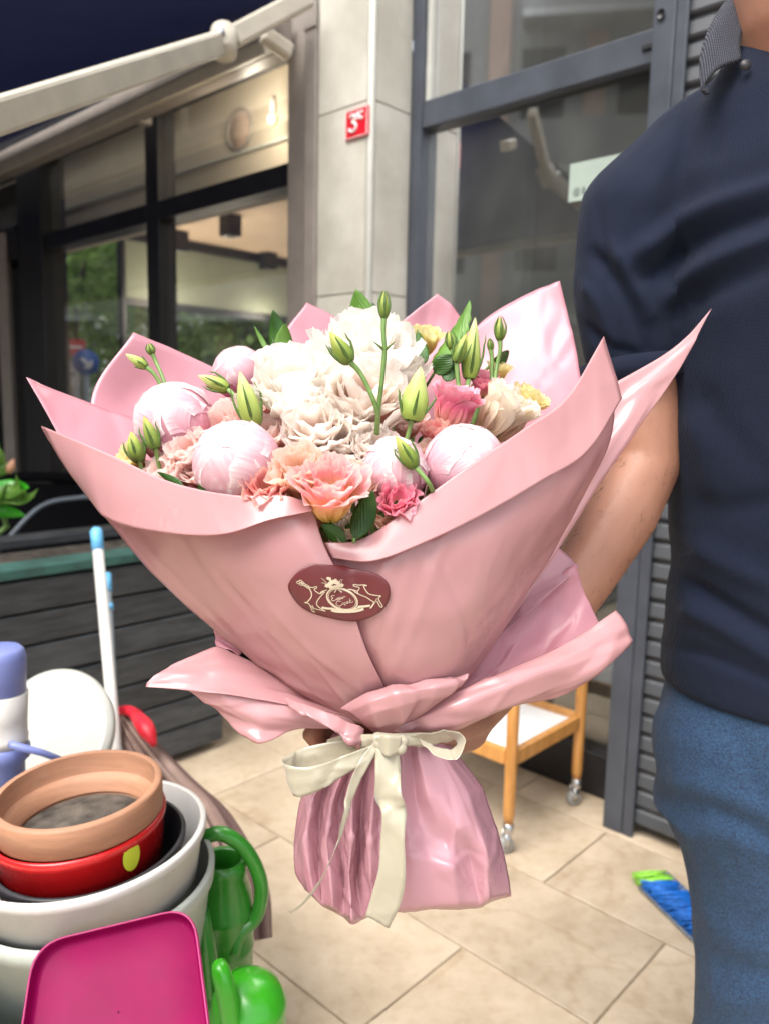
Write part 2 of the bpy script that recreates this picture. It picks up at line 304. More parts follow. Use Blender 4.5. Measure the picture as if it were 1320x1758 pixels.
# wrapping film
def film(name, c, trc, rough=.3, tr=.3):
    m = mat(name, c, rough, var=.03, vscale=4, tr=tr, trc=trc, spec=.5, coat=.4); N = m.node_tree.nodes; L = m.node_tree.links; b = N['Principled BSDF']
    tc = N.new('ShaderNodeTexCoord'); no = N.new('ShaderNodeTexNoise'); no.inputs['Scale'].default_value = 9; no.inputs['Detail'].default_value = 2.5; no.inputs['Distortion'].default_value = .8
    L.new(tc.outputs['Object'], no.inputs[0]); bu = N.new('ShaderNodeBump'); bu.inputs['Strength'].default_value = .35; bu.inputs['Distance'].default_value = .012; L.new(no.outputs[0], bu.inputs['Height']);L.new(bu.outputs[0], b.inputs["Normal"])
    return m
M['film'] = film('pink_wrapping_film', (.565, .31, .32), (.85, .36, .43), .26, .25)
M['film_in'] = film('pink_wrapping_film_inside', (.60, .29, .345), (.85, .33, .42), .45)
M['film_tail'] = film('mauve_pink_film', (.58, .32, .37), (.75, .34, .42), .28)
M['maroon'] = mat('maroon_label', (.125, .022, .025), .4, var=.08, vscale=8)
M['creamink'] = mat('cream_print', (.62, .52, .38), .5)
M['satin'] = mat('cream_satin', (.44, .405, .30), .2, var=.05, vscale=10, tr=.15, spec=.6, sheen=.3, bump=.15, bscale=150)
# flower materials (uv.y: 0 at the petal base, 1 at the rim)
PM = {
 'ball': petal_mat('pink_peony_petal', [(0, (.68, .20, .30)), (.45, (.76, .37, .45)), (.78, (.81, .51, .57)), (.93, (.84, .64, .67)), (1, (.90, .82, .82))], .6, .3, .8, .26),
 'blush': petal_mat('blush_peony_petal', [(0, (.92, .50, .43)), (.3, (.94, .70, .61)), (.65, (.95, .83, .75)), (1, (.96, .92, .87))], .55, .6, .7),
 'white': petal_mat('ivory_peony_petal', [(0, (.94, .68, .57)), (.3, (.95, .84, .74)), (.7, (.96, .91, .84)), (1, (.97, .95, .91))], .55, .6, .7),
 'peach': petal_mat('peach_lisianthus_petal', [(0, (.76, .54, .12)), (.35, (.92, .64, .36)), (.75, (.94, .70, .54)), (.93, (.94, .74, .62)), (1, (.96, .86, .76))], .5, .55, .6),
 'peachpink': petal_mat('pink_edged_lisianthus_petal', [(0, (.74, .54, .06)), (.3, (.93, .66, .28)), (.6, (.93, .62, .42)), (.85, (.88, .40, .44)), (1, (.94, .72, .66))], .5, .55, .6, .2),
 'coral': petal_mat('coral_lisianthus_petal', [(0, (.88, .52, .28)), (.45, (.92, .46, .34)), (.8, (.90, .38, .38)), (1, (.93, .62, .52))], .5, .55, .6, .2),
 'hot': petal_mat('hot_pink_lisianthus_petal', [(0, (.90, .55, .35)), (.4, (.90, .44, .38)), (.75, (.85, .20, .34)), (1, (.90, .42, .50))], .5, .35, .5, .15),
 'cream': petal_mat('cream_lisianthus_petal', [(0, (.66, .60, .22)), (.3, (.90, .76, .58)), (.7, (.94, .87, .74)), (1, (.95, .90, .80))], .5, .6, .7),
 'yellow': petal_mat('yellow_lisianthus_petal', [(0, (.70, .62, .12)), (.5, (.88, .76, .32)), (1, (.92, .86, .52))], .5, .6, .7),
 'palepink': petal_mat('pale_pink_lisianthus_petal', [(0, (.90, .62, .38)), (.35, (.94, .66, .56)), (.75, (.95, .70, .65)), (1, (.96, .84, .79))], .5, .55, .6),
 'bud': petal_mat('green_white_bud_petal', [(0, (.26, .36, .06)), (.4, (.42, .52, .12)), (.8, (.62, .68, .26)), (1, (.80, .80, .45))], .45, .25, .8),
 'budg': petal_mat('olive_bud_petal', [(0, (.12, .19, .03)), (.5, (.24, .32, .05)), (1, (.55, .56, .14))], .45, .2, .8)}
M['sepal'] = mat('green_sepal', (.09, .17, .03), .5, var=.3, vscale=60, tr=.2)
M['stem'] = mat('green_stem', (.13, .24, .05), .5, var=.3, vscale=40, c2=(.2, .34, .1))
def leafmat(name, c, c2):
    m = mat(name, c, .38, c2=c2, var=.2, vscale=25, tr=.25, spec=.45, rnd=.15)
    N = m.node_tree.nodes; L = m.node_tree.links; b = N['Principled BSDF']; uvn = N.new('ShaderNodeUVMap'); wv = N.new('ShaderNodeTexWave'); wv.bands_direction = 'DIAGONAL'; wv.inputs['Scale'].default_value = 4; wv.inputs['Distortion'].default_value = 1.5
    L.new(uvn.outputs[0], wv.inputs[0]); bu = N.new('ShaderNodeBump'); bu.inputs['Strength'].default_value = .3; bu.inputs['Distance'].default_value = .001; L.new(wv.outputs[1], bu.inputs['Height']); L.new(bu.outputs[0], b.inputs['Normal']); return m
M['leaf'] = leafmat('deep_green_leaf', (.03, .10, .018), (.07, .19, .03))
M['leafb'] = leafmat('fresh_green_leaf', (.07, .19, .02), (.15, .30, .05))
#=====SETTING=====
# ---------------------------------------------------------------- floor
g = 60
struct(obj('ground', [(-g, -g, -.03), (g, -g, -.03), (g, g, -.03), (-g, g, -.03)], [(0, 1, 2, 3)], M['asphalt'], smooth=False))
fl = struct(bx('floor', -3.2, 3.6, -3, 2.25, -.028, -.005, M['grout'], bevel=0)); 
fl.name = 'floor'
TL, TW = .61, .32
def tile_mesh(L_, W_, nm):
    gp = .0025; b = .0018; a, c = L_/2-gp, W_/2-gp; vs = []
    for z, i in ((-.006, 0), (-.0015, 0), (0, b)):
        vs += [tuple(U*su*(a-i)+V*sv*(c-i)+Z*z) for su, sv in ((-1, -1), (1, -1), (1, 1), (-1, 1))]
    fs = [(4*k+j, 4*k+(j+1) % 4, 4*k+4+(j+1) % 4, 4*k+4+j) for k in (0, 1) for j in range(4)]+[(8, 9, 10, 11)]
    me = bpy.data.meshes.new(nm); me.from_pydata(vs, [], fs); me.materials.append(M['tile']); me.update(); return me
tm = tile_mesh(TL, TW, 'tile')
FLc = chain(fl); nt = 0
for k in range(-7, 5):
    vc = .93+TW*k+TW/2
    if vc > 2.2: continue
    off = .605 if k % 2 else .91
    for i in range(-7, 6):
        uc = off+TL*i+TL/2
        if uc > 3.4 or uc < -3: continue
        o = bpy.data.objects.new('tile', tm); col.objects.link(o); o.parent = fl; o.location = tuple(w(uc, vc, R.uniform(-.0004, .0008))-FLc)
        o.rotation_euler = (R.uniform(-.001, .001), R.uniform(-.001, .001), R.uniform(-.001, .001)); nt += 1
# ---------------------------------------------------------------- right shop front
VG = 2.10                                                    # glass plane
uF0, _ = onv(700, 540, VG); uF1, _ = onv(738, 400, VG)
_, zr0 = onv(738, 227, VG); _, zr1 = onv(745, 185, VG); 
uPL = .934; uPR = .878; VPOST = 1.907
shop = thing('shopfront', w(.9, VG, 0), 'anthracite framed shop window wall with big dusty reflecting panes behind the man', 'shop front')
UL = onv(722, 200, VG)[0]                                    # left end of the shop front
bx('frame_post', onv(740, 200, VG)[0], UL, VG-.05, VG+.03, 0, 3.4, M['anth'], shop)
bx('frame_rail', uPL, onv(740, 200, VG)[0], VG-.045, VG+.03, zr0, zr1+.01, M['anth'], shop)
bx('frame_rail', uPL, onv(740, 200, VG)[0], VG-.045, VG+.03, 3.3, 3.4, M['anth'], shop)
bx('sill', uPL, onv(740, 200, VG)[0], VG-.055, VG+.03, 0, .13, M['dark'], shop)
for z0, z1 in ((.13, zr0), (zr1+.01, 3.3)):
    bx('pane', uPL, onv(740, 200, VG)[0], VG-.008, VG, z0, z1, M['glass2'], shop, bevel=0)
bx('bead', onv(748, 100, VG)[0]-.004, onv(741, 100, VG)[0], VG-.03, VG-.009, zr1+.012, 3.3, M['stone_trim'], shop, bevel=.001)
post = bx('frame_post', uPR, uPL, VPOST, VG+.03, 0, 3.4, M['anth'], shop, bevel=.004)
bx('latch_slot', 1.0, 1.03, VG-.052, VG-.046, zr0+.035, zr0+.045, M['dark'], shop, bevel=0)
hp = w(uPR+.035, VPOST-.003, onv(1145, 22, VPOST)[1])
obj('bolt_hole', *lathe([(.0001, 0), (.008, 0), (.011, .004)], hp, -V, 16), M['dark'], shop)
# paper notice taped to the pane
un, zn = onv(978, 282, VG-.012); un2, zn2 = onv(1035, 345, VG-.012)
nt_ = thing('paper_notice', w(un, VG-.012, zn2), 'pale green paper notice with small printed symbols taped on the shop window beside the shoulder', 'notice')
bx('sheet', un-.16, un, VG-.012, VG-.0105, onv(978, 347, VG-.012)[1], zn, M['paper'], nt_, bevel=0)
nz = onv(990, 330, VG-.012)[1]
obj('symbol', *lathe([(.009, 0), (.0105, .0003), (.012, 0)], w(un-.026, VG-.0125, nz), -V, 20), M['ink'], nt_)
mbx = MB()
for q in range(4): mbx.box(un-.052-q*.02, un-.045-q*.02, VG-.0132, VG-.0124, nz-.009, nz+.011)
mbx.box(un-.029, un-.023, VG-.0132, VG-.0124, nz-.005, nz+.006)
mbx.ok('print', M['ink'], nt_, smooth=False)
# interior behind the shop glass
inn = thing('shop_interior', w(1.2, 3, 0), 'dim shop room with a pale grey partition seen through the dusty window', 'room')
bx('partition', onv(897, 400, 2.35)[0], UL+.1, 2.35, 2.42, 0, 3.4, M['wallgrey'], inn)
bx('side_wall', UL-.02, UL+.08, VG+.04, 2.34, 0, 3.4, M['wallgrey'], inn)
bx('side_wall', UL-.02, UL+.08, 2.43, 5.1, 0, 3.4, M['inner'], inn)
bx('back_wall', -1.6, UL+.1, 5.0, 5.1, 0, 3.4, M['inner'], inn)
bx('ceiling', -1.6, UL+.1, VG+.04, 5.0, 3.42, 3.5, M['inner'], inn)
bx('side_wall', -1.7, -1.6, VG+.04, 5.1, 0, 3.4, M['inner'], inn)
bx('floor_slab', -1.6, UL+.1, VG+.15, 5.0, -.005, .0, M['inner'], inn, bevel=0)
# shutter
sh = thing('roller_shutter', w(.3, VPOST, 0), 'grey corrugated roller shutter closed beside the window post', 'shutter')
pitch = .052; me0 = None
for k in range(0, 62):
    z = .03+k*pitch; uu = (-1.9, uPR-.002)
    prof = [(VPOST+.03, z), (VPOST+.020, z+.006), (VPOST+.017, z+.012), (VPOST+.0215, z+.040), (VPOST+.029, z+.047), (VPOST+.03, z+.052)]
    if me0 is None:
        vs = [w(uq, v_, zz) for uq in uu for v_, zz in prof]; n = len(prof)
        vs += [w(uq, VPOST+.05, zz) for uq in uu for zz in (z, z+.052)]
        fs = [(i, i+1, n+i+1, n+i) for i in range(n-1)]+[(2*n, 2*n+2, 2*n+3, 2*n+1)]
        o = obj('slat', vs, fs, M['louv'], sh, smooth=False); me0 = o
    else:
        o = me0.copy(); col.objects.link(o); o.parent = sh; o.location = (0, 0, k*pitch)
bx('guide_rail', uPR-.03, uPR-.001, VPOST+.001, VPOST+.012, 0, 3.4, M['anth'], sh)
# ---------------------------------------------------------------- stone pillar
vC, _ = onu(638, 190, UL); vC0 = vC
uPe = onv(547, 200, vC)[0]
pil = thing('stone_pillar', w(UL+.1, vC, 0), 'pillar clad in pale stone slabs carrying the red number plate', 'pillar')
bx('core', UL+.012, uPe-.002, vC+.012, vC+.19, 0, 3.6, M['joint'], pil, bevel=0)
zj1 = onv(560, 196, vC)[1]; zj2 = onv(545, 510, vC)[1]; dz = zj1-zj2
zz = [zj2-3*dz, zj2-2*dz, zj2-dz, zj2, zj1, zj1+dz, zj1+2*dz]
for a_, b_ in zip(zz[:-1], zz[1:]):
    lo = max(a_, 0)+.002; hi = b_-.002
    if hi < .02: continue
    bx('stone_slab', UL+.022, uPe, vC, vC+.011, lo, hi, M['stone'], pil, bevel=.0015)
    bx('stone_slab', UL, UL+.011, vC+.022, VG-.05, lo, hi, M['stone'], pil, bevel=.0015)
tv, tf = tube([w(UL+.011, vC+.011, 0), w(UL+.011, vC+.011, 3.6)], .0125, 12)
obj('corner_trim', tv, tf, M['stone_trim'], pil)
# red number plate
ua, za = onv(592, 192, vC-.01); ub, zb = onv(632, 176, vC-.01); _, zc = onv(592, 242, vC-.01)
pl = thing('number_plate', w((ua+ub)/2, vC-.01, zc), 'small red enamel house number plate with white figures on the pillar', 'sign')
bx('plate', ub, ua, vC-.008, vC-.0005, zc, za, M['sred'], pl, bevel=.002)
ph = za-zc; pw = ua-ub
def plq(name, a0, a1, b0, b1, m, dv=.0095): bx(name, ua-pw*a1, ua-pw*a0, vC-dv, vC-.0083, zc+ph*b0, zc+ph*b1, m, pl, bevel=0)
plq('border', .04, .96, .955, .975, M['swhite']); plq('border', .04, .96, .025, .045, M['swhite']); plq('border', .03, .055, .03, .97, M['swhite']); plq('border', .945, .97, .03, .97, M['swhite'])
def glyph(pts, r=.045, k=6):
    q = crs(A(pts), k) if len(pts) > 2 else A(pts)
    pp = [w(ua-pw*x, vC-.0092, zc+ph*y) for x, y in q]
    return tube(pp, r*pw, 6)
g1 = MB(); g1.add(*glyph([(.24, .72), (.32, .80), (.44, .76), (.44, .62), (.33, .55), (.46, .50), (.50, .36), (.40, .25), (.26, .26), (.21, .36)], .042)); g1.ok('numeral', M['swhite'], pl)
g2 = MB(); g2.add(*glyph([(.52, .78), (.57, .84), (.57, .60)], .03)); g2.add(*glyph([(.80, .80), (.73, .84), (.66, .78), (.66, .66), (.73, .60), (.80, .64)], .03)); g2.ok('numeral', M['swhite'], pl)
# taupe metal duct on the left of the pillar
uD = onv(497, 300, vC+.03)[0]
du = thing('metal_duct', w(uPe+.05, vC, 0), 'taupe metal duct running up the left side of the stone pillar', 'duct')
um = onv(527, 300, vC)[0]
bx('front_channel', uPe+.002, um, vC-.012, vC+.1, 0, 3.0, M['taupe'], du, bevel=.004)
bx('rear_channel', um+.001, uD, vC+.022, vC+.12, 0, 3.0, M['taupe'], du, bevel=.004)
bx('clip', uPe-.004, um+.003, vC-.018, vC-.0125, onv(520, 60, vC)[1], onv(520, 20, vC)[1], M['taupe'], du)
# ---------------------------------------------------------------- cafe front
VCF = vC+.10
cafe = thing('cafe_shopfront', w(3, VCF, 0), 'black framed cafe window wall left of the pillar with beige room inside', 'cafe front')
u_l, _ = onv(75, 500, VCF); u_m0, _ = onv(285, 500, VCF); u_m1, _ = onv(264, 500, VCF)
zl0 = onv(300, 375, VCF)[1]; zl1 = onv(300, 350, VCF)[1]; zt0 = onv(467, 98, VCF)[1]
uR = uD+.004
zsi = onv(120, 825, VCF)[1]
bx('frame_post', uR, uR+.03, VCF-.02, VCF+.05, 0, zt0, M['dark'], cafe)
bx('frame_post', u_m0, u_m1, VCF-.03, VCF+.06, 0, zt0, M['dark'], cafe)
ulp = onv(90, 500, VCF)[0]; ulq = onv(50, 500, VCF)[0]
bx('frame_post', ulp, ulq, VCF-.05, VCF+.09, 0, zt0, M['dark'], cafe)
for a_, b_ in ((uR+.03, u_m0), (u_m1, ulp)):
    bx('frame_rail', a_, b_, VCF-.03, VCF+.06, zl0, zl1+.02, M['dark'], cafe)
    bx('sill', a_, b_, VCF-.03, VCF+.06, 0, zsi, M['matte'], cafe)
    bx('pane', a_, b_, VCF+.01, VCF+.016, zsi, zl0, M['glass'], cafe, bevel=0)
    bx('pane', a_, b_, VCF+.01, VCF+.016, zl1+.02, zt0, M['glass'], cafe, bevel=0)
bx('head_beam', uD-.02, 9, VCF-.06, VCF+.08, zt0, zt0+.14, M['dark'], cafe)
bx('bracket', onv(248, 190, VCF-.1)[0], onv(238, 190, VCF-.1)[0], VCF-.12, VCF-.062, zt0-.10, zt0+.02, M['taupe'], cafe)
# door way on the left: posts, a grey frame and brown leaf
uo = ulq
bx('frame_post', uo+.75, uo+.85, VCF-.05, VCF+.09, 0, zt0, M['dark'], cafe)
bx('frame_rail', uo, uo+2.6, VCF-.06, VCF+.09, zl0-.02, zl1+.10, M['dark'], cafe)
bx('side_panel', ulq+.01, 9, VCF+.10, VCF+.14, 0, zt0, M['inner'], cafe, bevel=0)
door = thing('cafe_door', w(uo+.1, VCF-.02, 0), 'open cafe door leaf with grey metal frame and brown edge at the left border', 'door')
def leafbox(name, s0, s1, z0, z1, m, th=.04, off=0):
    a = w(uo+.12, VCF-.07, 0); d = nrm(U*.86-V*.5); nn = nrm(np.cross(d, Z)); vs = [a+d*s+nn*(t+off)+Z*z for z in (z0, z1) for s, t in ((s0, 0), (s0, th), (s1, th), (s1, 0))]
    return obj(name, vs, [tuple(reversed(q)) for q in BF], m, door, smooth=False, bevel=.003)
zd = onv(40, 400, VCF)[1]
leafbox('stile', 0, .07, .02, zd, M['taupe']); leafbox('stile', .83, .9, .02, zd, M['taupe']); leafbox('rail', .07, .83, zd-.09, zd, M['taupe']); leafbox('rail', .07, .83, .02, .2, M['taupe'])
leafbox('inner_stile', .15, .2, .2, zd-.09, M['dark']); leafbox('pane', .2, .83, .2, zd-.09, M['glass'], .008, .016)
# interior of the cafe
ci = thing('cafe_room', w(4, 3.5, 0), 'beige cafe room with fill light added below its ceiling and a frosted blind at the far windows', 'room')
UFAR = 5.6
zce = onu(300, 412, UFAR)[1]
bx('ceiling', uR, UFAR+.1, VCF+.35, 8.0, zce+.01, zce+.1, M['ceil'], ci, bevel=0)
bx('bulkhead', uR, UFAR-.3, VCF+.25, VCF+.34, zl1+.03, zt0+.3, M['beige'], ci, bevel=0)
bx('bulkhead_moulding', uR, UFAR-.6, VCF+.236, VCF+.248, zl1+.23, zl1+.245, M['stone_trim'], ci)
bx('side_wall', UL+.3, uR, VCF+.17, 8.0, 0, zce+.1, M['beige'], ci, bevel=0)
bx('floor_slab', uR, UFAR, VCF+.07, 8.0, -.004, .001, M['stone_trim'], ci, bevel=0)
# far window wall
va, zpa = onu(210, 415, UFAR); zpb = onu(300, 522, UFAR)[1]
bx('far_rail', UFAR-.05, UFAR+.03, va-.35, 7.9, zce-.06, zce+.005, M['dark'], ci)
bx('far_rail', UFAR-.04, UFAR+.03, va, 7.9, zpb-.05, zpb, M['dark'], ci)
bx('blind', UFAR-.02, UFAR-.01, va+.01, 7.9, zpb+.002, zce-.065, M['blind'], ci, bevel=0)
bx('far_post', UFAR-.04, UFAR+.03, va-.03, va+.005, 0, zce-.065, M['dark'], ci)
bx('far_post', UFAR-.04, UFAR+.03, 6.2, 6.26, 0, zpb-.052, M['dark'], ci)
bx('dado', UFAR-.03, UFAR+.02, va, 7.9, 0, .5, M['dark'], ci)
for x, y in ((396, 372), (307, 400), (461, 436)):
    q = ray(x, y); t = (zce-H)/q[2]; p = CAM+q*t; a_, b_ = p@U, p@V
    d_ = thing('ceiling_spotlight', w(a_, b_, zce-.12), {396: 'black cube spotlight on the cafe ceiling, uppermost of the three', 307: 'black cube spotlight on the cafe ceiling nearest the black mullion', 461: 'black cube spotlight on the cafe ceiling nearest the pillar, lowest of the three'}[x], 'spotlight', 'cube spotlights on the cafe ceiling')
    bx('housing', a_-.055, a_+.055, b_-.055, b_+.055, zce-.13, zce+.008, M['dark'], d_, bevel=.004)
    obj('lens', *lathe([(.0001, 0), (.035, 0), (.04, -.003)], w(a_, b_, zce-.131), Z, 16), M['chrome'], d_)
    ld = bpy.data.lights.new('ceiling_fill', 'POINT'); ld.energy = 6.5; ld.color = (1, .86, .7); ld.shadow_soft_size = .2  # added fill light under each spotlight housing, brightens ceiling and blind
    lo_ = bpy.data.objects.new('ceiling_fill', ld); col.objects.link(lo_); lo_.parent = d_; lo_.location = (0, 0, -.45)
# warm globe lamp between glass and bulkhead
ug_, zg_ = onv(470, 205, VCF+.16); M['glow'] = mat('warm_lamp', (.8, .6, .4), .4); M['glow'].node_tree.nodes['Principled BSDF'].inputs['Emission Color'].default_value = (1, .72, .42, 1); M['glow'].node_tree.nodes['Principled BSDF'].inputs['Emission Strength'].default_value = .15
gl = thing('globe_lamp', w(ug_, VCF+.16, zg_-.03), 'small warm lit lamp behind the upper cafe pane beside the metal duct', 'lamp')
obj('bulb', *lathe([(.022*math.cos(a)+1e-5, .022*math.sin(a)) for a in np.linspace(-1.57, 1.57, 12)], w(ug_, VCF+.16, zg_), Z, 24), M['glow'], gl)
obj('socket', *tube([w(ug_, VCF+.16, zg_+.03), w(ug_, VCF+.16, zg_+.09)], .012, 10), M['taupe'], gl)
ld = bpy.data.lights.new('lamp_glow', 'POINT'); ld.energy = 2.6; ld.color = (1, .87, .7); ld.shadow_soft_size = .04
lo_ = bpy.data.objects.new('lamp_glow', ld); col.objects.link(lo_); lo_.parent = gl; lo_.location = (w(0, -.09, 0)[0], w(0, -.09, 0)[1], .03)
# round wall plaque on the bulkhead
up_, zp_ = onv(412, 222, VCF+.24)
cl = thing('wall_disc', w(up_, VCF+.24, zp_-.1), 'round dim wall disc with a thin rim behind the upper cafe pane', 'wall disc')
obj('disc', *lathe([(.0001, .006), (.075, .006), (.078, 0)], w(up_, VCF+.245, zp_), -V, 32), M['peach'], cl)
obj('rim', *lathe([(.078, 0), (.08, .014), (.088, .014), (.09, 0)], w(up_, VCF+.245, zp_), -V, 32), M['taupe'], cl)
bu_ = thing('building_upper_wall', w(2, 2.3, 3.4), 'pale upper storey wall of the shop building above the awning and window frames', 'wall')
bx('wall', UL+.1, 9.2, VCF+.1, VCF+.5, zt0+.15, 9, M['stone'], bu_, bevel=0)
bx('wall', -4, UL+.09, VG+.04, VG+.5, 3.52, 9, M['stone'], bu_, bevel=0)
# ---------------------------------------------------------------- awning
aw = thing('awning', w(2.5, vC-.3, 2.6), 'navy canvas awning with beige aluminium cassette and folding arm above the cafe window', 'awning')
VA = VCF-.16
za0 = onv(0, 312, VA)[1]; za1 = onv(250, 160, VA)[1]
ua0 = onv(-160, 400, VA)[0]; uE = onv(525, 0, VA)[0]
zA = (za0+za1)/2
bx('cassette_rail', uD-.05, 9, VA-.05, VA, zA-.02, zA+.02, M['alu'], aw, bevel=.006)
bx('cassette_lip', uD-.05, 9, VA-.062, VA-.051, zA-.045, zA+.0, M['alu'], aw, bevel=.003)
bx('cassette_back', uD-.05, 9, VA+.001, VA+.06, zA-.02, zA+.10, M['taupe'], aw, bevel=.004)
# folding arm: elbow near (395,70)
el = P(385, 72, 2.05); sh1 = P(530, -5, 2.15); far = P(-160, 250, 1.15)
def arm(name, a, b, wd, hh):
    t = nrm(b-a); s = nrm(np.cross(t, Z)); n_ = np.cross(s, t); vs = []
    for q in (a, b):
        for i, j in ((-1, -1), (1, -1), (1, 1), (-1, 1)): vs.append(q+s*wd*i+n_*hh*j)
    return obj(name, vs, [(0, 1, 2, 3), (7, 6, 5, 4), (0, 4, 5, 1), (1, 5, 6, 2), (2, 6, 7, 3), (3, 7, 4, 0)], M['alu'], aw, smooth=False, bevel=.008)
arm('arm', el+nrm(far-el)*.03, far, .018, .028)
arm('arm', sh1, el+nrm(sh1-el)*.03, .018, .026)
obj('elbow_joint', *lathe([(.0001, -.04), (.030, -.04), (.036, -.032), (.036, .032), (.030, .04), (.0001, .04)], el, nrm(cu+.3*fwd), 20), M['alu'], aw)
obj('elbow_bolt', *lathe([(.0001, .05), (.012, .05), (.012, .04)], el-fwd*.0, -fwd, 12), M['chrome'], aw)
arm('end_bracket', P(452, 58, 2.2), P(500, 92, 2.25), .02, .02)
# canvas: sloping sheet from the cassette out over the camera's left
c0 = A([w(uu, VA-.03, zA+.11) for uu in np.linspace(uD-.22, 9, 12)]); c1 = A([w(uu, VA-1.75, zA-.20+.0) for uu in np.linspace(uD-.22, 9, 12)])
gg = []
for t in np.linspace(0, 1, 10):
    row = c0*(1-t)+c1*t; row[:, 2] += .0-.035*math.sin(math.pi*t)+.01*np.sin(np.arange(12)*2.); gg.append(row)
gsurf('canvas', A(gg), M['navy'], aw, solid=.002)
bx('front_bar', uD-.02, 9, VA-1.81, VA-1.75, zA-.24, zA-.17, M['alu'], aw)
# ---------------------------------------------------------------- trees and signs beyond the cafe
def leaf_cloud(cs, n, sz, seed):
    rr = np.random.RandomState(seed); vs = []; fs = []
    for i in range(n):
        c, rad = cs[rr.randint(len(cs))]; d = rr.normal(size=3); d /= np.linalg.norm(d); p = A(c)+d*rad*rr.uniform(.55, 1.05)
        a = nrm(rr.normal(size=3)); b = nrm(np.cross(a, rr.normal(size=3))); s = sz*rr.uniform(.6, 1.3); k = len(vs)
        vs += [p-a*s, p+b*s*.5, p+a*s, p-b*s*.5]; fs.append((k, k+1, k+2, k+3))
    return vs, fs
def tree(u_, v_, h, label, seed):
    rr = np.random.RandomState(seed); b = w(u_, v_, 0); t = thing('street_tree', b, label, 'tree', 'street trees beyond the cafe')
    mb = MB(); top = b+Z*h*.55; mb.tube([b, b+Z*h*.3+rr.normal(size=3)*.05, top], [.14, .11, .07], 8)
    cs = []
    for k in range(9):
        d = rr.normal(size=3); d[2] = abs(d[2])*.9; d = nrm(d); e = top+d*h*rr.uniform(.18, .34); mb.tube([b+Z*h*rr.uniform(.35, .55), e], [.05, .02], 5); cs.append((e, h*rr.uniform(.12, .2)))
    for k in range(6): cs.append((top+rr.normal(size=3)*h*.13-Z*h*.05, h*.16))
    mb.ok('trunk', M['bark'], t); vs, fs = leaf_cloud(cs, 5200, .085, seed); obj('crown', vs, fs, M['leaf_far'], t, smooth=False)
tree(10.5, 5.0, 4.6, 'green street tree seen through the glass right of the parasol sign, behind the white building', 1)
tree(9.5, 7.0, 3.9, 'bushy green tree seen under the frosted blind close to the mullion', 2)
tree(10, 9.2, 4.2, 'green tree seen under the frosted blind close to the pillar', 3)
tree(15, 8.0, 5.5, 'tall leafy tree farther down the street beyond the cafe corner', 4)
tree(14, 12.5, 5.0, 'far leafy tree filling the right end of the cafe windows', 5)
bz = thing('pale_building', w(24, 12, 0), 'pale building catching light behind the street trees', 'building')
bx('wall', 24, 30, 4, 30, 0, 9, M['whitet'], bz)
for i in range(8):
    for j in range(2): bx('window', 23.97, 23.999, 5+i*3, 6.4+i*3, 1.5+j*3.4, 3.2+j*3.4, M['inner'], bz)
def street_sign(x, y, dd, rpx, m, label, shape, name='street_sign'):
    c = P(x, y, dd); base = A([c[0], c[1], 0]); t = thing(name, base, label, 'sign'); rr = rpx/F*dd
    face = nrm(-A([c[0], c[1], 0])); obj('pole', *tube([base, A([c[0], c[1], c[2]+rr*.8])-face*.03], .03, 10), M['greyp'], t)
    if shape == 'disc':
        obj('plate', *lathe([(.0001, .012), (rr, .012), (rr, 0), (.0001, 0)], c, face, 40), m, t)
        s, n_ = frame_of(face); mb = MB()
        for (x0, y0, x1, y1, wd) in ((-.35, .3, .35, -.35, .13), (.38, -.38, .38, .15, .10), (.38, -.38, -.15, -.38, .10)):
            a_, b_ = c+s*x0*rr+Z*y0*rr+face*.016, c+s*x1*rr+Z*y1*rr+face*.016; mb.tube([a_, b_], rr*wd, 6, flat=.2, ref=face)
        mb.ok('arrow', M['swhite'], t)
    else:
        s = nrm(np.cross(face, Z)); h_ = shape
        vs = [c+s*i*rr+Z*j*rr*h_+face*k for k in (0, .02) for i, j in ((-1, -1), (1, -1), (1, 1), (-1, 1))]
        obj('plate', vs, [tuple(reversed(q)) for q in BF], m, t, smooth=False, bevel=.004)
        vs = [c+s*i*rr*.7+Z*j*rr*.12+face*k for k in (.021, .024) for i, j in ((-1, -1), (1, -1), (1, 1), (-1, 1))]
        obj('bar', vs, [tuple(reversed(q)) for q in BF], M['swhite'] if m is M['sred'] else M['greyp'], t, smooth=False)
street_sign(148, 622, 8.0, 22, M['sblue'], 'round blue traffic sign with a white arrow seen through the cafe glass', 'disc')
street_sign(130, 596, 8.6, 16, M['sred'], 'small red sign plate just above the round blue sign', .8)
street_sign(112, 642, 8.3, 24, M['whitet'], 'white board standing left of the round blue sign', .9)
# ---------------------------------------------------------------- building across the yard (mirrored by the glass)
ob = thing('opposite_building', A([-14, -4, 0]), 'grey and peach apartment block with white balconies mirrored in the shop window', 'building')
def ob_box(name, x0, x1, y0, y1, z0, z1, m):
    q = A([-14., -4, 0]); dx = nrm(A([.25, -.97, 0])); dy = nrm(A([-.97, -.25, 0]))
    vs = [q+dx*a+dy*b+Z*c for c in (z0, z1) for a, b in ((x0, y0), (x0, y1), (x1, y1), (x1, y0))]
    return obj(name, vs, BF, m, ob, smooth=False)
ob_box('wall', -24, 24, 0, 4, 0, 13, M['greyren'])
for i in range(-12, 12):
    ob_box('column', i*2+.1, i*2+.55, -.15, -.01, 0, 13, M['peach'])
    for j in range(4): ob_box('window', i*2+.8, i*2+1.7, -.03, -.01, 1.+j*3, 2.6+j*3, M['inner'])
for j in range(1, 4):
    for i in range(-5, 5):
        ob_box('balcony', i*4+.8, i*4+3.4, -.9, -.16, j*3-.15, j*3, M['whitet'])
        ob_box('balcony_rail', i*4+.8, i*4+3.4, -.9, -.86, j*3+.01, j*3+.9, M['greyren'])
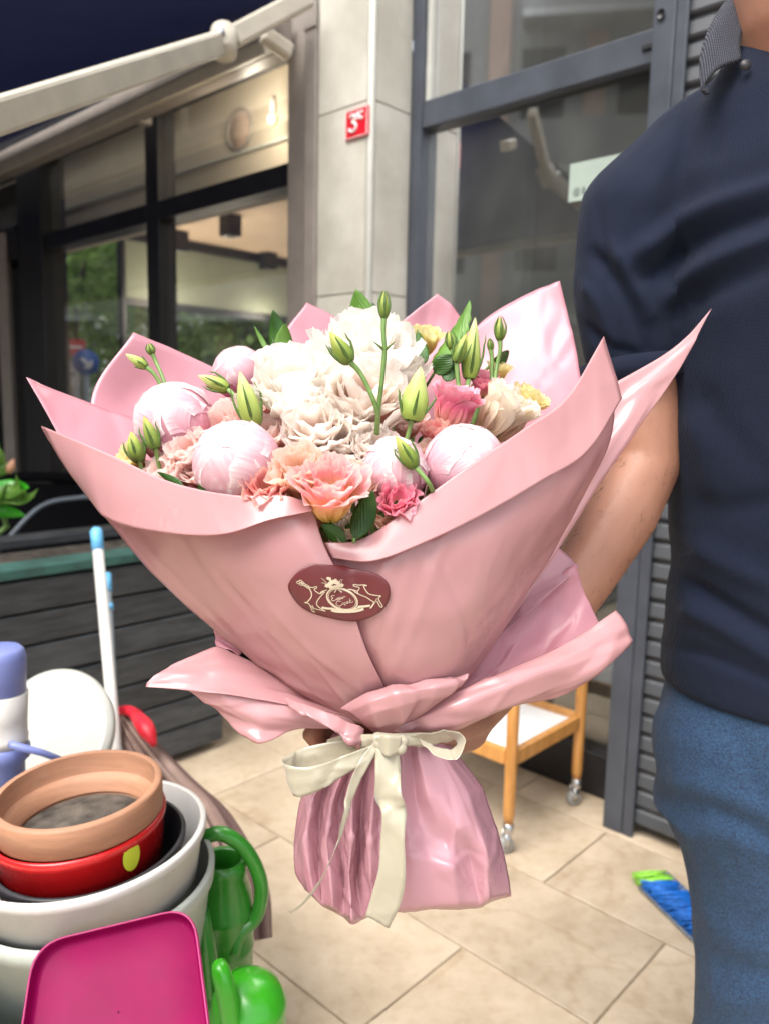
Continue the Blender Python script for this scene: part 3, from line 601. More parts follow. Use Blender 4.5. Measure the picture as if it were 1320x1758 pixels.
ob_box('cornice', -24, 24, -.4, -.01, 12.6, 13, M['whitet'])
#=====PROPS=====
# ---------------------------------------------------------------- planter of dark planks
pu = 2.07
plt = thing('plank_planter', w(pu+.2, .6, 0), 'long planter box of charcoal painted planks with a worn teal top edge', 'planter')
ztop = onu(100, 985, pu)[1]; vr0 = 1.46
bx('core', pu+.03, pu+.5, -1.2, vr0-.03, .02, ztop-.03, M['dark'], plt, bevel=0)
nP = 7; hP = (ztop-.03)/nP
for k in range(nP):
    o = bx('plank', pu+R.uniform(-.002, .002), pu+.022, -1.2, vr0-R.uniform(0, .006), .03+k*hP, .03+(k+1)*hP-.007, M['plank'], plt, bevel=.004)
    bx('plank', pu+.024, pu+.5, vr0-.022, vr0, .03+k*hP, .03+(k+1)*hP-.007, M['plank'], plt, bevel=.004)
bx('top_board', pu-.01, pu+.09, -1.2, vr0+.01, ztop+.002, ztop+.03, M['teal'], plt, bevel=.004)
bx('top_board', pu+.42, pu+.52, -1.2, vr0+.01, ztop+.002, ztop+.03, M['plank'], plt, bevel=.004)
obj('soil', [w(pu+.09, -1.2, ztop-.01), w(pu+.42, -1.2, ztop-.01), w(pu+.42, vr0, ztop-.01), w(pu+.09, vr0, ztop-.01)], [(0, 1, 2, 3)], M['soil'], plt, smooth=False)
# black chair behind the planter
ch = thing('garden_chair', P(60, 1000, 3.0)*A([1, 1, 0]), 'black metal armchair standing behind the planter', 'chair')
obj('arm_rest', *tube([P(-60, 1010, 2.9), P(10, 930, 2.9), P(70, 870, 2.95), P(130, 855, 3.0), P(200, 852, 3.05)], .009, 8, k=5), M['greyp'], ch)
obj('back_rest', *tube([P(-80, 830, 3.2), P(60, 818, 3.2), P(200, 828, 3.25)], .02, 8, k=5), M['matte'], ch)
gb = surf(pg([[(-90, 840, 3.2), (60, 830, 3.2), (195, 838, 3.25)], [(-90, 900, 3.18), (60, 900, 3.18), (200, 905, 3.2)], [(-90, 980, 3.1), (60, 980, 3.1), (205, 980, 3.15)]]), 3)
gsurf('back_panel', gb, M['matte'], ch, solid=.01)
gs = surf([[P(-90, 985, 3.1), P(205, 985, 3.15)], [P(-90, 985, 3.1)+nrm(A([0, -1, 0]))*.4, P(205, 985, 3.15)+A([0, -.4, 0])]], 3)
gsurf('seat', gs, M['matte'], ch, solid=.02)
for q in (P(-90, 985, 3.1), P(205, 985, 3.15), P(-90, 985, 3.1)+A([0, -.38, 0]), P(205, 985, 3.15)+A([0, -.38, 0])): obj('leg', *tube([q, q*A([1, 1, 0])], .012, 8), M['dark'], ch)
# leafy potted plant at left border
pp = thing('leafy_plant', w(pu+.25, .2, ztop-.01), 'bright green leafy plant with an orange bud at the left border above the planter', 'plant')
def leaf(name, base, tip, wd, side, m, parent, fold=.25, droop=.15, serr=0., n=10, mm=6, seed=0, asym=0):
    base = A(base); tip = A(tip); d = tip-base; L_ = np.linalg.norm(d); d = d/L_; s = A(side, float); s = nrm(s-d*(s@d)); nn = np.cross(d, s); vs = []; uv = []
    rr = np.random.RandomState(seed)
    for i in range(n+1):
        t = i/n; wi = wd*(math.sin(math.pi*t**.8)**.75 if 0 < t < 1 else 0.02)*(1+(serr*(1 if i % 2 else -1)))
        c = base+d*L_*t+nn*(L_*droop*math.sin(math.pi*t)*1.)
        for j in range(mm+1):
            a = (j/mm*2-1); vs.append(c+s*wi*a+nn*(abs(a)*wi*fold)+nn*.04*wd*math.sin(7*t+3*a+seed)); uv.append((j/mm, t))
    return obj(name, vs, gridf(n+1, mm+1), m, parent, uv=uv, solid=.0004)
for k in range(16):
    a = R.uniform(-.4, 2.2); b0 = P(R.uniform(-50, 14), R.uniform(800, 880), 2.2); tip = b0+(cr*math.cos(a)+cu*math.sin(a)*.7)*R.uniform(.09, .14)-fwd*R.uniform(-.04, .05)
    leaf('leaf', b0, tip, R.uniform(.018, .03), -cu+R.normal(size=3)*.5, M['lime'] if k % 4 == 0 else M['leafb'], pp, seed=k)
obj('stem', *tube([w(pu+.25, .2, ztop-.01), P(-20, 930, 2.3), P(-5, 850, 2.25)], .008, 6, k=3), M['stem'], pp)
obj('bud', *tube([P(15, 812, 2.2), P(20, 800, 2.2), P(24, 788, 2.2)], [.008, .013, .003], 8), M['terra'], pp)
# broom poles
po = thing('broom_pole', G(225, 1470), 'white pole with a light blue end cap leaning on the planter', 'pole')
a_, b_ = P(166, 912, 1.85), P(204, 1330, 1.62)
obj('shaft', *tube([a_+(b_-a_)*.09, b_+(b_-a_)*.6], .0125, 12), M['whitep'], po)
obj('end_cap', *tube([a_-(b_-a_)*.012, a_, a_+(b_-a_)*.09], [.010, .0145, .0135], 12), M['bluep'], po)
p2 = thing('mop_pole', G(235, 1440), 'thinner white pole with blue bands standing just behind the blue capped pole', 'pole')
a2, b2 = P(184, 985, 1.92), P(203, 1330, 1.7)
obj('shaft', *tube([a2+(b2-a2)*.1, b2+(b2-a2)*.6], .009, 12), M['greyp'], p2)
obj('end_cap', *tube([a2, a2+(b2-a2)*.1], .0105, 12), M['bluep'], p2)
obj('band', *tube([a2+(b2-a2)*.17, a2+(b2-a2)*.2], .0115, 12), M['bluep'], p2)
# white round lid
dc = P(92, 1258, 1.42); dn = nrm(-fwd*.9+cu*.35-cr*.1)
lid = thing('round_lid', dc-Z*.12, 'large round white plastic lid leaning up behind the flower pots', 'lid')
obj('disc', *lathe([(.0001, .012), (.09, .012), (.111, .008), (.115, .0), (.112, -.012), (.0001, -.012)], dc, dn, 56), M['lidw'], lid)
obj('raised_ring', *lathe([(.098, .0095), (.101, .013), (.104, .0095)], dc, dn, 56), M['whitep'], lid)
obj('prop_leg', *tube([dc-dn*.013, dc-Z*.35-dn*.15, (dc-dn*.3)*A([1, 1, 0])], .012, 8), M['whitep'], lid)
# lavender capped sprayer
sp = P(10, 1285, 1.16)
spt = thing('pump_sprayer', A([sp[0], sp[1], sp[2]-.15]), 'white pump sprayer with lavender cap and lever at the left border', 'sprayer')
obj('cap', *lathe([(.0001, .145), (.0255, .155), (.0315, .149), (.034, .139), (.032, .088), (.031, .087)], sp, Z, 32), M['lav'], spt)
obj('collar', *lathe([(.031, .0865), (.0345, .085), (.032, .045), (.031, .022), (.0325, .020), (.031, .008), (.0001, .008)], sp, Z, 32), M['whitep'], spt)
obj('base', *lathe([(.030, .0075), (.034, .004), (.034, -.012), (.026, -.02), (.024, -.5)], sp, Z, 32), M['lav'], spt)
a_ = P(18, 1278, 1.12); b_ = P(125, 1312, 1.18)
obj('lever', *tube([a_, (a_+b_)/2+Z*.003, b_], [.009, .0085, .0075], 8, flat=.6), M['lav'], spt)
# folded parasol
fp = thing('folded_parasol', G(420, 1600), 'folded brown striped parasol tied with red and leaning by the planter', 'parasol')
path = crs([P(204, 1222, 1.75), P(245, 1290, 1.66), P(300, 1370, 1.56), P(355, 1440, 1.48), P(400, 1530, 1.42), P(408, 1620, 1.38)], 8); n = len(path); vs = []; seg = 96
for i in range(n):
    t = i/(n-1); a, b = frame_of(path[min(i+1, n-1)]-path[max(i-1, 0)], cr); rad = .012+.038*math.sin(min(1, t*1.25)*math.pi/2)
    for j in range(seg):
        th = 2*math.pi*j/seg; q = rad*(1+.5*abs(math.sin(th*5.5+t*1.2))-.25+.06*math.sin(th*23+t*3)); vs.append(path[i]+q*(a*math.cos(th)+b*math.sin(th)))
obj('canopy', vs, [tuple(reversed(f)) for f in gridf(n, seg, True)]+[tuple(range(seg))], M['brownfab'], fp, uv=[(j/seg, i/(n-1)) for i in range(n) for j in range(seg)])
pt = path
rb = MB(); rb.tube([P(192, 1228, 1.74), P(215, 1219, 1.72), P(238, 1228, 1.68)], [.006, .011, .012], 8, k=4); rb.tube([P(232, 1226, 1.67), P(252, 1252, 1.60), P(266, 1280, 1.58)], [.012, .018, .006], 8, k=4)
rb.ok('strap', M['redrib'], fp)
obj('pole', *tube([pt[-1], G(420, 1690)*A([1, 1, 0])], .012, 8), M['greyp'], fp)
# stacked flower pots
def pot(name, c, r1, h, taper, th, rim, mm, label, axis=Z, inner=None, floor_h=None, grp='flower pots in the tall stack'):
    t = thing(name, c-Z*h, label, 'flower pot', grp); r2 = r1*taper
    prof = [(r1-th, 0), (r1, .0), (r1+.0015, -.003), (r1, -rim), (r1-th*.8, -rim-.002), (r2, -h), (r2-.006, -h-.001), (.0001, -h)]
    obj('wall', *lathe(prof, c, axis, 72), mm, t)
    fh = floor_h or h-.006
    obj('inside', *lathe([(r1-th, 0), (r1-th-.002, -rim), (r1-th-(r1-r2)*fh/h, -fh), (.0001, -fh-.001)], c, axis, 72), inner or mm, t)
    return t
ax = nrm(Z+cr*-.06-A([0, .03, 0]))
base_c = P(160, 1475, 1.02)
def pz(x, y, ref): # point at depth of ref column
    return P(x, y, ref)
tp = pot('flower_pot', P(135, 1351, .985), .100, .12, .72, .007, .036, M['terra'], 'terracotta coloured pot with dried soil ring on top of the stack', ax, M['terra'], .055)
tc_ = P(135, 1351, .985)
obj('soil', *lathe([(.0001, -.052), (.05, -.051), (.079, -.054)], tc_, ax, 48), M['soil'], tp)
obj('inner_ledge', *lathe([(.0785, -.05), (.083, -.034), (.088, -.030), (.0925, -.027)], tc_, ax, 60), M['terra'], tp)
rp_ = pot('flower_pot', P(137, 1398, .995), .1045, .13, .86, .003, .012, M['redp'], 'glossy red plastic pot with a yellow dot under the terracotta pot', ax)
q0 = P(262, 1422, .985)
dt = nrm(q0-P(137, 1420, 1.0)); 
s1 = nrm(np.cross(Z, dt)); cdot = P(137, 1398, .995)+nrm(cr*.86-fwd*.62)*.1015-Z*.028
nd = nrm(cdot-P(137, 1398, .995)); nd = nrm(nd*A([1, 1, 0])); s1 = nrm(np.cross(Z, nd))
obj('dot', [cdot+nd*.004]+[cdot+nd*.004+s1*.012*math.cos(a)+Z*.018*math.sin(a)-nd*.003*math.cos(a)**2*.3 for a in np.linspace(0, 2*math.pi, 25)[:-1]], [(0, i+1, (i+1) % 24+1) for i in range(24)], M['yellowdot'], rp_)
pot('flower_pot', P(157, 1443, 1.01), .117, .13, .8, .004, .01, M['blackp'], 'dusty black plastic pot between the red pot and the white pot', ax)
pot('flower_pot', P(150, 1430, 1.02), .150, .16, .78, .006, .012, M['whitep'], 'wide clean white plastic pot holding the black and red pots', nrm(Z-cr*.07), None)
pot('flower_pot', P(160, 1497, 1.035), .1555, .20, .8, .006, .02, M['palep'], 'pale green tinted white pot just under the wide white pot', nrm(Z-cr*.03), None)
pc = P(110, 1600, 1.05); pot('flower_pot', pc, .178, pc[2]-.01, .78, .006, .03, M['palep'], 'biggest greyish white pot at the bottom of the stack', Z, None)
# magenta tub
mt = thing('square_tub', P(190, 1800, .86)*A([1, 1, 1]), 'magenta square plastic tub with rounded corners facing the camera', 'tub')
cn = [P(22, 1770, .80), P(55, 1612, .86), P(345, 1558, .87), P(366, 1762, .81), P(360, 1900, .76), P(0, 1905, .75)]
def rrect(c4, rad, n=8):
    out = []; m_ = len(c4)
    for i in range(m_):
        p, c, q = c4[i-1], c4[i], c4[(i+1) % m_]; a = c+nrm(p-c)*rad; b = c+nrm(q-c)*rad
        for t in np.linspace(0, 1, n): out.append(a*(1-t)**2+2*c*t*(1-t)+b*t*t)
    return A(out)
c4 = [P(15, 1925, .76), P(60, 1622, .865), P(332, 1556, .875), P(372, 1870, .77)]
ro = rrect(c4, .034); cen = ro.mean(0); nn_ = nrm(np.cross(c4[2]-c4[1], c4[0]-c4[1])); nn_ = nn_ if nn_@fwd > 0 else -nn_
n = len(ro); ring = lambda k, d: cen+(ro-cen)*k+nn_*d
vs = np.vstack([ring(1.012, .004), ring(1.012, -.001), ring(.992, -.002), ring(.99, .002)]); obj('rim', vs, gridf(4, n, True), M['magrim'], mt)
vs = np.vstack([ring(.991, .0), ring(.972, .008), ring(.955, .012), ring(.93, .0135), ring(.5, .0145), ring(.01, .0145)]); obj('inside', vs, gridf(6, n, True), M['magenta'], mt)
vs = np.vstack([ring(1.005, .004), ring(.99, .012), ring(.95, .018), ring(.01, .0185)]); obj('outside', vs, gridf(4, n, True), M['magenta'], mt)
hc = P(313, 1586, .873)+nn_*.012; obj('rivet', *lathe([(.0001, .0015), (.0022, .001), (.003, 0)], hc-nn_*.006, -nn_, 16), M['magrim'], mt)
# watering cans
wc = thing('watering_can', G(385, 1750)*A([1, 1, 0]), 'tall dark green plastic watering can with looped handle beside the white pots', 'watering can', 'green watering cans')
wcc = P(383, 1475, 1.14)
obj('body', *lathe([(.026, .0), (.030, .003), (.034, -.002), (.036, -.012), (.034, -.024), (.042, -.05), (.0455, -.075), (.047, -.078), (.0455, -.082), (.046, -.13), (.0475, -.133), (.046, -.137), (.046, -.24), (.044, -.25), (.0001, -.25)], wcc, nrm(Z+.02*cr), 40), M['green'], wc)
obj('neck_inside', *lathe([(.026, .0), (.024, -.02), (.03, -.06), (.0001, -.1)], wcc, Z, 32), M['green'], wc)
obj('handle', *tube([P(352, 1436, 1.12), P(385, 1432, 1.12), P(425, 1462, 1.13), P(449, 1520, 1.14), P(440, 1575, 1.14), P(412, 1602, 1.13), P(402, 1640, 1.12)], [.010, .0105, .0105, .0105, .010, .010, .008], 12, k=5), M['green'], wc)
obj('spout', *tube([P(368, 1715, 1.06), P(358, 1640, 1.06), P(349, 1560, 1.06)], [.013, .012, .008], 12, k=4), M['green'], wc)
wd = thing('watering_can', P(430, 1850, 1.0)*A([1, 1, 0]), 'bright green watering can lying low at the bottom border', 'watering can', 'green watering cans')
obj('body', *lathe([(.0001, .06), (.02, .058), (.036, .048), (.044, .034), (.0465, .030), (.0475, .024), (.0465, .018), (.05, .0), (.05, -.10), (.0001, -.10)], P(425, 1750, 1.0), nrm(Z+.12*cr), 40), M['lime'], wd)
obj('handle', *tube([P(402, 1800, .96), P(392, 1720, .95), P(381, 1672, .95), P(376, 1655, .96)], [.012, .0125, .0115, .009], 12, k=4), M['lime'], wd)
# ---------------------------------------------------------------- trolley
tr = thing('wooden_trolley', w(1.2, 1.75, 0), 'orange wooden serving trolley with white shelves on chrome casters', 'trolley')
pts = {'fr': (1.045, 1.61), 'fb': (1.045, 1.955), 'bl': (1.5, 1.61), 'bb': (1.5, 1.955)}
for k_, (a_, b_) in pts.items():
    obj('leg', *tube([w(a_, b_, .085), w(a_, b_, .11), w(a_, b_, .78)], [.012, .0155, .0155], 14), M['wood'], tr)
    cs_ = obj('caster', *lathe([(.009, .085), (.014, .083), (.014, .06), (.011, .055), (.0001, .055)], w(a_, b_, 0), Z, 16), M['chrome'], tr)
    obj('wheel', *lathe([(.0001, -.010), (.018, -.010), (.022, -.006), (.022, .006), (.018, .010), (.0001, .010)], w(a_+.006, b_, .0225), nrm(U+.6*V), 20), M['rubber'], cs_)
    mbf = MB(); dd_ = nrm(U+.6*V)
    for s_ in (-1, 1):
        c_ = w(a_+.006, b_, .035)+dd_*s_*.0125; mbf.tube([c_-Z*.018, c_+Z*.022], .008, 6, flat=.25, ref=dd_)
    mbf.ok('fork', M['chrome'], cs_)
zs = onu(875, 1310, 1.045)[1]
for z0 in (zs-.01, zs+.40):
    bx('shelf_rail', 1.035, 1.055, 1.625, 1.94, z0, z0+.042, M['wood'], tr, bevel=.005); bx('shelf_rail', 1.49, 1.51, 1.625, 1.94, z0, z0+.042, M['wood'], tr, bevel=.005)
    bx('shelf_rail', 1.06, 1.485, 1.60, 1.62, z0, z0+.042, M['wood'], tr, bevel=.005); bx('shelf_rail', 1.06, 1.485, 1.945, 1.965, z0, z0+.042, M['wood'], tr, bevel=.005)
    bx('shelf_board', 1.056, 1.489, 1.621, 1.944, z0+.014, z0+.024, M['laminate'], tr, bevel=0)
# ---------------------------------------------------------------- hand brush on the floor
hb = thing('hand_brush', G(1170, 1560), 'hand brush with blue and lime green bristles lying on the floor tiles by the jeans', 'brush')
ba = G(1142, 1503, .02); bb_ = ba+(G(1240, 1592, .02)-ba)*1.6; ta = G(1092, 1515, .012); tdir = ta-ba
gd = nrm(bb_-ba); Lb = np.linalg.norm(bb_-ba); mbs = [MB(), MB()]
for i in range(420):
    s_ = R.uniform(0, Lb); p0 = ba+gd*s_+Z*R.uniform(-.008, .012); tip = p0+tdir*R.uniform(.94, 1.04)+gd*R.uniform(-.008, .008)*1.+gd*(-.015+.0*s_); tip[2] = max(.003, R.uniform(.003, .03))
    k_ = 0 if s_ > .03+R.uniform(-.004, .004) else 1; mbs[k_].tube([p0, (p0+tip)/2+Z*.003, tip], [.0016, .0018, .0016], 4)
stuff(mbs[0].ok('bristles', M['brist_b'], hb)); stuff(mbs[1].ok('bristles', M['brist_g'], hb, label='lime green bristles at the brush end'))
vs, fs = tube([ba-gd*.004, bb_], .011, 10); obj('bar', vs, fs, M['greyp'], hb)
e0 = ta+Z*.0; obj('dustpan_edge', *tube([e0+gd*.012-Z*.006, e0+gd*Lb-Z*.006], .004, 6), M['greyp'], hb)
#=====PERSON=====
def capsule(mb, a, b, ra, rb_, seg=16):
    a = A(a, float); b = A(b, float); t = nrm(b-a); pts = []; rs = []
    for k in range(5): th = math.pi/2*k/5; pts.append(a-t*ra*math.cos(th)); rs.append(max(.0005, ra*math.sin(th)))
    pts.append(a); rs.append(ra); pts.append(b); rs.append(rb_)
    for k in range(4, -1, -1): th = math.pi/2*k/5; pts.append(b+t*rb_*math.cos(th)); rs.append(max(.0005, rb_*math.sin(th)))
    mb.tube(pts, rs, seg)
def limb(mb, pts):
    for (a, ra), (b, rb_) in zip(pts[:-1], pts[1:]): capsule(mb, a, b, ra, rb_)
def rings(mb, rs, seg=40):     # rs: (center, half width, half depth) closed
    vs = []
    for c, a, b in rs:
        for j in range(seg):
            th = 2*math.pi*j/seg; ct, st = math.cos(th), math.sin(th); e = .85
            vs.append(A(c)+TX*a*abs(ct)**e*np.sign(ct)+TY*b*abs(st)**e*np.sign(st))
    n_ = len(rs); fs = [f for f in gridf(n_, seg, True)]+[tuple(reversed(range(seg))), tuple(range((n_-1)*seg, n_*seg))]
    mb.add(vs, fs)
def remesh(mb, vox, smooth_it=6, keep=None):
    me = bpy.data.meshes.new('tmp'); me.from_pydata(mb.v, [], mb.f); me.update(); o = bpy.data.objects.new('tmp', me); col.objects.link(o)
    import bmesh
    b = bmesh.new(); b.from_mesh(me); bmesh.ops.recalc_face_normals(b, faces=b.faces); b.to_mesh(me); b.free()
    m = o.modifiers.new('r', 'REMESH'); m.mode = 'VOXEL'; m.voxel_size = vox; m.adaptivity = 0
    s_ = o.modifiers.new('s', 'SMOOTH'); s_.factor = .5; s_.iterations = smooth_it
    dg = bpy.context.evaluated_depsgraph_get(); ev = o.evaluated_get(dg); em = ev.to_mesh()
    n_ = len(em.vertices); v = np.zeros(n_*3); em.vertices.foreach_get('co', v); v = v.reshape(-1, 3)
    nr = np.zeros(n_*3); em.vertices.foreach_get('normal', nr); nr = nr.reshape(-1, 3); fs = [tuple(p.vertices) for p in em.polygons]
    ev.to_mesh_clear(); bpy.data.objects.remove(o); return v, fs, nr
TX = nrm(A([1., -.12, 0])); TY = nrm(A([.12, 1, 0])); DM = .95       # body axes, depth of the trunk
def pc_(x, y, d=DM): return P(x, y, d)
def zof(y, d=DM, x=1400): return P(x, y, d)[2]
BC = P(1405, 800, DM); bcx, bcy = BC[0], BC[1]
def tc(z, dx=0, dy=0): return A([bcx+dx, bcy+dy, z])
def lv(y): return zof(y)
man = thing('person', tc(0), 'man in a navy polo shirt and blue jeans holding the bouquet out with one hand', 'person')
hz = lv(-330)
# arm joints
SHO = P(1092, 360, .955); ELB = P(1106, 800, .95); WRI = P(845, 1185, .835)
hp_ = {}
body = MB()
limb(body, [(SHO, .038), (P(1095, 560, .955), .044), (P(1102, 680, .955), .044), (ELB, .041), (P(1066, 880, .93), .043), (P(1000, 985, .905), .038), (P(920, 1100, .87), .033), (WRI, .027)])
rings(body, [(tc(lv(1230)), .13, .08), (tc(lv(1050)), .125, .075), (tc(lv(900)), .125, .075), (tc(lv(700)), .13, .08), (tc(lv(480)), .13, .075), (tc(lv(330)), .13, .07), (tc(lv(260), 0, .01), .11, .06), (tc(lv(190), 0, .015), .07, .06)])
rings(body, [(tc(lv(230), -.03, .0), .09, .075), (tc(lv(120), -.055, -.016), .088, .086), (tc(lv(50), -.066, -.018), .083, .083), (tc(lv(-60), -.066, -.016), .073, .072)])
# head
hc = tc(lv(-60)+.115, -.06, -.02)
rings(body, [(hc-Z*.12, .035, .05), (hc-Z*.10, .05, .075), (hc-Z*.05, .065, .09), (hc, .072, .097), (hc+Z*.05, .074, .1), (hc+Z*.09, .06, .083), (hc+Z*.115, .03, .045)])
limb(body, [(hc-TY*.092+Z*.012, .009), (hc-TY*.112-Z*.022, .013)])
for s_ in (-1, 1):
    limb(body, [(hc+TX*s_*.076+Z*.012, .009), (hc+TX*s_*.078-Z*.028, .008)]); limb(body, [(hc-TY*.088+TX*s_*.02-Z*.03, .012), (hc-TY*.08+TX*s_*.035-Z*.02, .012)])
limb(body, [(hc-TY*.090+TX*.02-Z*.052, .007), (hc-TY*.090-TX*.02-Z*.052, .007)])
# other arm hanging, far from the camera view
S2 = tc(SHO[2], .29, .0); limb(body, [(S2, .038), (S2-Z*.28, .042), (S2-Z*.52-TY*.05, .028)])
h2 = S2-Z*.53-TY*.05; limb(body, [(h2, .026), (h2-Z*.06, .03)])
for k in range(4): limb(body, [(h2-Z*.07+TY*(-.03+.02*k), .009), (h2-Z*(.11+.008*math.sin(k+.7))+TY*(-.028+.018*k), .0085), (h2-Z*.145+TY*(-.028+.016*k)-TX*.01, .007)])
limb(body, [(h2-Z*.02-TY*.025, .011), (h2-Z*.06-TY*.055, .010), (h2-Z*.09-TY*.058, .008)])
# legs
for s_ in (-1, 1):
    hx = .085*s_; ang_ = tc(.10, hx*.55, .02)
    limb(body, [(tc(.80, hx), .06), (tc(.45, hx*.6), .042), (ang_, .032)]); limb(body, [(ang_-Z*.055, .034), (ang_-Z*.065-TY*.15, .026)])
# holding hand: palm behind the neck of the bouquet, fingers curl round both sides
palm0 = P(770, 1232, .80)
limb(body, [(WRI, .028), (P(800, 1222, .812), .031), (P(740, 1235, .80), .030), (P(690, 1240, .795), .028)])
limb(body, [(P(800, 1250, .815), .024), (P(730, 1270, .80), .025), (P(690, 1272, .795), .022)])
fing = [[(690, 1218, .80), (610, 1222, .795), (560, 1232, .765), (541, 1246, .738)], [(690, 1242, .80), (605, 1248, .795), (553, 1252, .762), (533, 1262, .735)], [(695, 1266, .80), (612, 1274, .795), (562, 1276, .765), (545, 1282, .742)], [(700, 1286, .80), (630, 1296, .795), (585, 1298, .77), (570, 1298, .75)]]
for f_ in fing:
    limb(body, [(P(*f_[0]), .0105), (P(*f_[1]), .0105), (P(*f_[2]), .0098), (P(*f_[3]), .0085)])
limb(body, [(P(820, 1235, .80), .016), (P(800, 1248, .762), .013), (P(770, 1258, .732), .0115), (P(738, 1264, .714), .0105)])
v, fs, nr = remesh(body, .0045, 5)
bo = obj('body', v, fs, M['skin'], man)
rr = np.random.RandomState(3); hv = []; hf = []; selp = [i for i in range(len(v)) if 640 < pj(v[i])[1] < 1080 and 960 < pj(v[i])[0] < 1180 and nr[i]@fwd < .3 and v[i][1] < 1.05]
for q in range(240):
    i = selp[rr.randint(len(selp))]; p = v[i]+rr.normal(size=3)*.0015; t_ = nrm(WRI-ELB+rr.normal(size=3)*.12); t_ = nrm(t_-nr[i]*(t_@nr[i])+nr[i]*.25); s2 = nrm(np.cross(t_, nr[i]))*.0001; L_ = rr.uniform(.005, .011); k = len(hv)
    hv += [p-s2, p+s2, p+t_*L_*.6+nr[i]*.0006, p+t_*L_]; hf += [(k, k+1, k+2), (k, k+2, k+3)]
stuff(obj('arm_hair', hv, hf, M['hair'], bo, smooth=False))
obj('hair', *lathe([(.0001, .125), (.035, .122), (.066, .10), (.083, .06), (.086, .02), (.082, -.02), (.07, -.05)], hc+TY*.018+Z*.005, nrm(Z+TY*.35), 40), M['hair'], man)
for s_ in (-1, 1):
    obj('eye', *lathe([(.0001, .004), (.006, .003), (.009, 0)], hc-TY*.092+TX*s_*.031+Z*.012, -TY, 14), M['swhite'], man); obj('iris', *lathe([(.0001, .0055), (.0035, .0048), (.0045, .003)], hc-TY*.092+TX*s_*.031+Z*.012, -TY, 12), M['hair'], man)
    obj('eyebrow', *tube([hc-TY*.096+TX*s_*.016+Z*.03, hc-TY*.092+TX*s_*.045+Z*.03], .003, 6), M['hair'], man)
# polo shirt
sh_ = MB()
L0 = lambda y, xl, cx=1405: (P(cx, y, DM)-A([0, 0, 0]), (cx-xl)/F*DM)
tor = []
for y, xl, cx, dp in ((1238, 1166, 1408, .118), (1170, 1164, 1408, .117), (1100, 1164, 1408, .116), (1050, 1168, 1408, .115), (990, 1175, 1408, .114), (960, 1172, 1408, .116), (900, 1160, 1408, .122), (800, 1153, 1408, .128), (700, 1148, 1408, .132), (600, 1142, 1405, .134), (500, 1132, 1400, .132), (400, 1128, 1395, .124), (330, 1130, 1390, .112), (270, 1150, 1388, .10), (215, 1168, 1385, .092), (160, 1200, 1385, .082), (118, 1226, 1385, .074)):
    c = P(cx, y, DM); tor.append((A([c[0], bcy, c[2]]), (cx-xl)/F*DM, dp))
rings(sh_, tor, 56)
limb(sh_, [(P(1290, 150, .955), .045), (P(1265, 205, .955), .055), (P(1170, 280, .955), .062), (P(1092, 370, .952), .070), (P(1080, 430, .952), .067), (P(1076, 520, .952), .063), (P(1086, 600, .955), .060)])
S3 = tc(SHO[2]); 
limb(sh_, [(tc(SHO[2]+.07, .07), .055), (tc(SHO[2]+.02, .2), .062), (tc(SHO[2]-.02, .27), .066), (tc(SHO[2]-.2, .285), .058)])
v, fs, nr = remesh(sh_, .0045, 14)
# folds
folds = [([(1022, 300), (1030, 380), (1040, 450), (1046, 520)], 5, -.0025), ([(1062, 462), (1112, 423), (1193, 366), (1330, 318)], 22, .011), ([(1118, 540), (1159, 495), (1228, 447), (1330, 405)], 20, .010), ([(1075, 495), (1130, 462), (1220, 405), (1330, 365)], 20, -.009), ([(1150, 560), (1220, 500), (1330, 455)], 26, -.008),
 ([(1000, 420), (1035, 455), (1080, 520), (1110, 600)], 16, -.009), ([(990, 470), (1025, 520), (1050, 590)], 14, .006), ([(985, 540), (1040, 590), (1100, 610)], 12, -.005), ([(1045, 400), (1075, 470), (1115, 540)], 14, .007),
 ([(1190, 130), (1150, 250), (1120, 340)], 30, .004), ([(1250, 190), (1215, 300), (1190, 350)], 26, -.003),
 ([(1150, 985), (1210, 1020), (1330, 1090)], 20, -.011), ([(1150, 1040), (1210, 1062), (1330, 1135)], 20, .008), ([(1160, 920), (1230, 960), (1330, 1010)], 26, .007), ([(1140, 1110), (1220, 1130), (1330, 1180)], 22, -.005),
 ([(1150, 700), (1200, 760), (1230, 860)], 30, .005), ([(1180, 640), (1230, 720), (1300, 800)], 30, -.004), ([(1150, 850), (1240, 870), (1330, 860)], 26, -.004)]
px = CX+F*((v-CAM)@cr)/((v-CAM)@fwd); py = CY-F*((v-CAM)@cu)/((v-CAM)@fwd); front = np.clip(-(nr@fwd)*1.6+.2, 0, 1)
disp = np.zeros(len(v))
for pts_, wd_, am in folds:
    am *= 1.45
    q = crs(A(pts_, float), 12); d2 = np.full(len(v), 1e9); ti = np.zeros(len(v))
    for k, (a_, b_) in enumerate(q):
        dd_ = (px-a_)**2+(py-b_)**2; mk = dd_ < d2; d2[mk] = dd_[mk]; ti[mk] = k/(len(q)-1)
    disp += am*np.exp(-d2/(2*(wd_*.58)**2))*np.clip(ti/.3, 0, 1)**1.5*(1-.5*ti)
disp *= front
for i in range(len(v)):
    p = v[i]; disp[i] += .0016*n3(p, 22)+.0035*n3((p[0], p[1]*.4, p[2]*1.8), 7)
v = v+nr*disp[:, None]
zh = lv(1120); mk = v[:, 2] < zh; v[mk, 2] += np.clip((zh-v[mk, 2])/.05, 0, 1)*(.028-.16*(v[mk, 0]-P(1142, 1200, DM)[0]))
pt_ = obj('polo_shirt', v, fs, M['polo'], man)
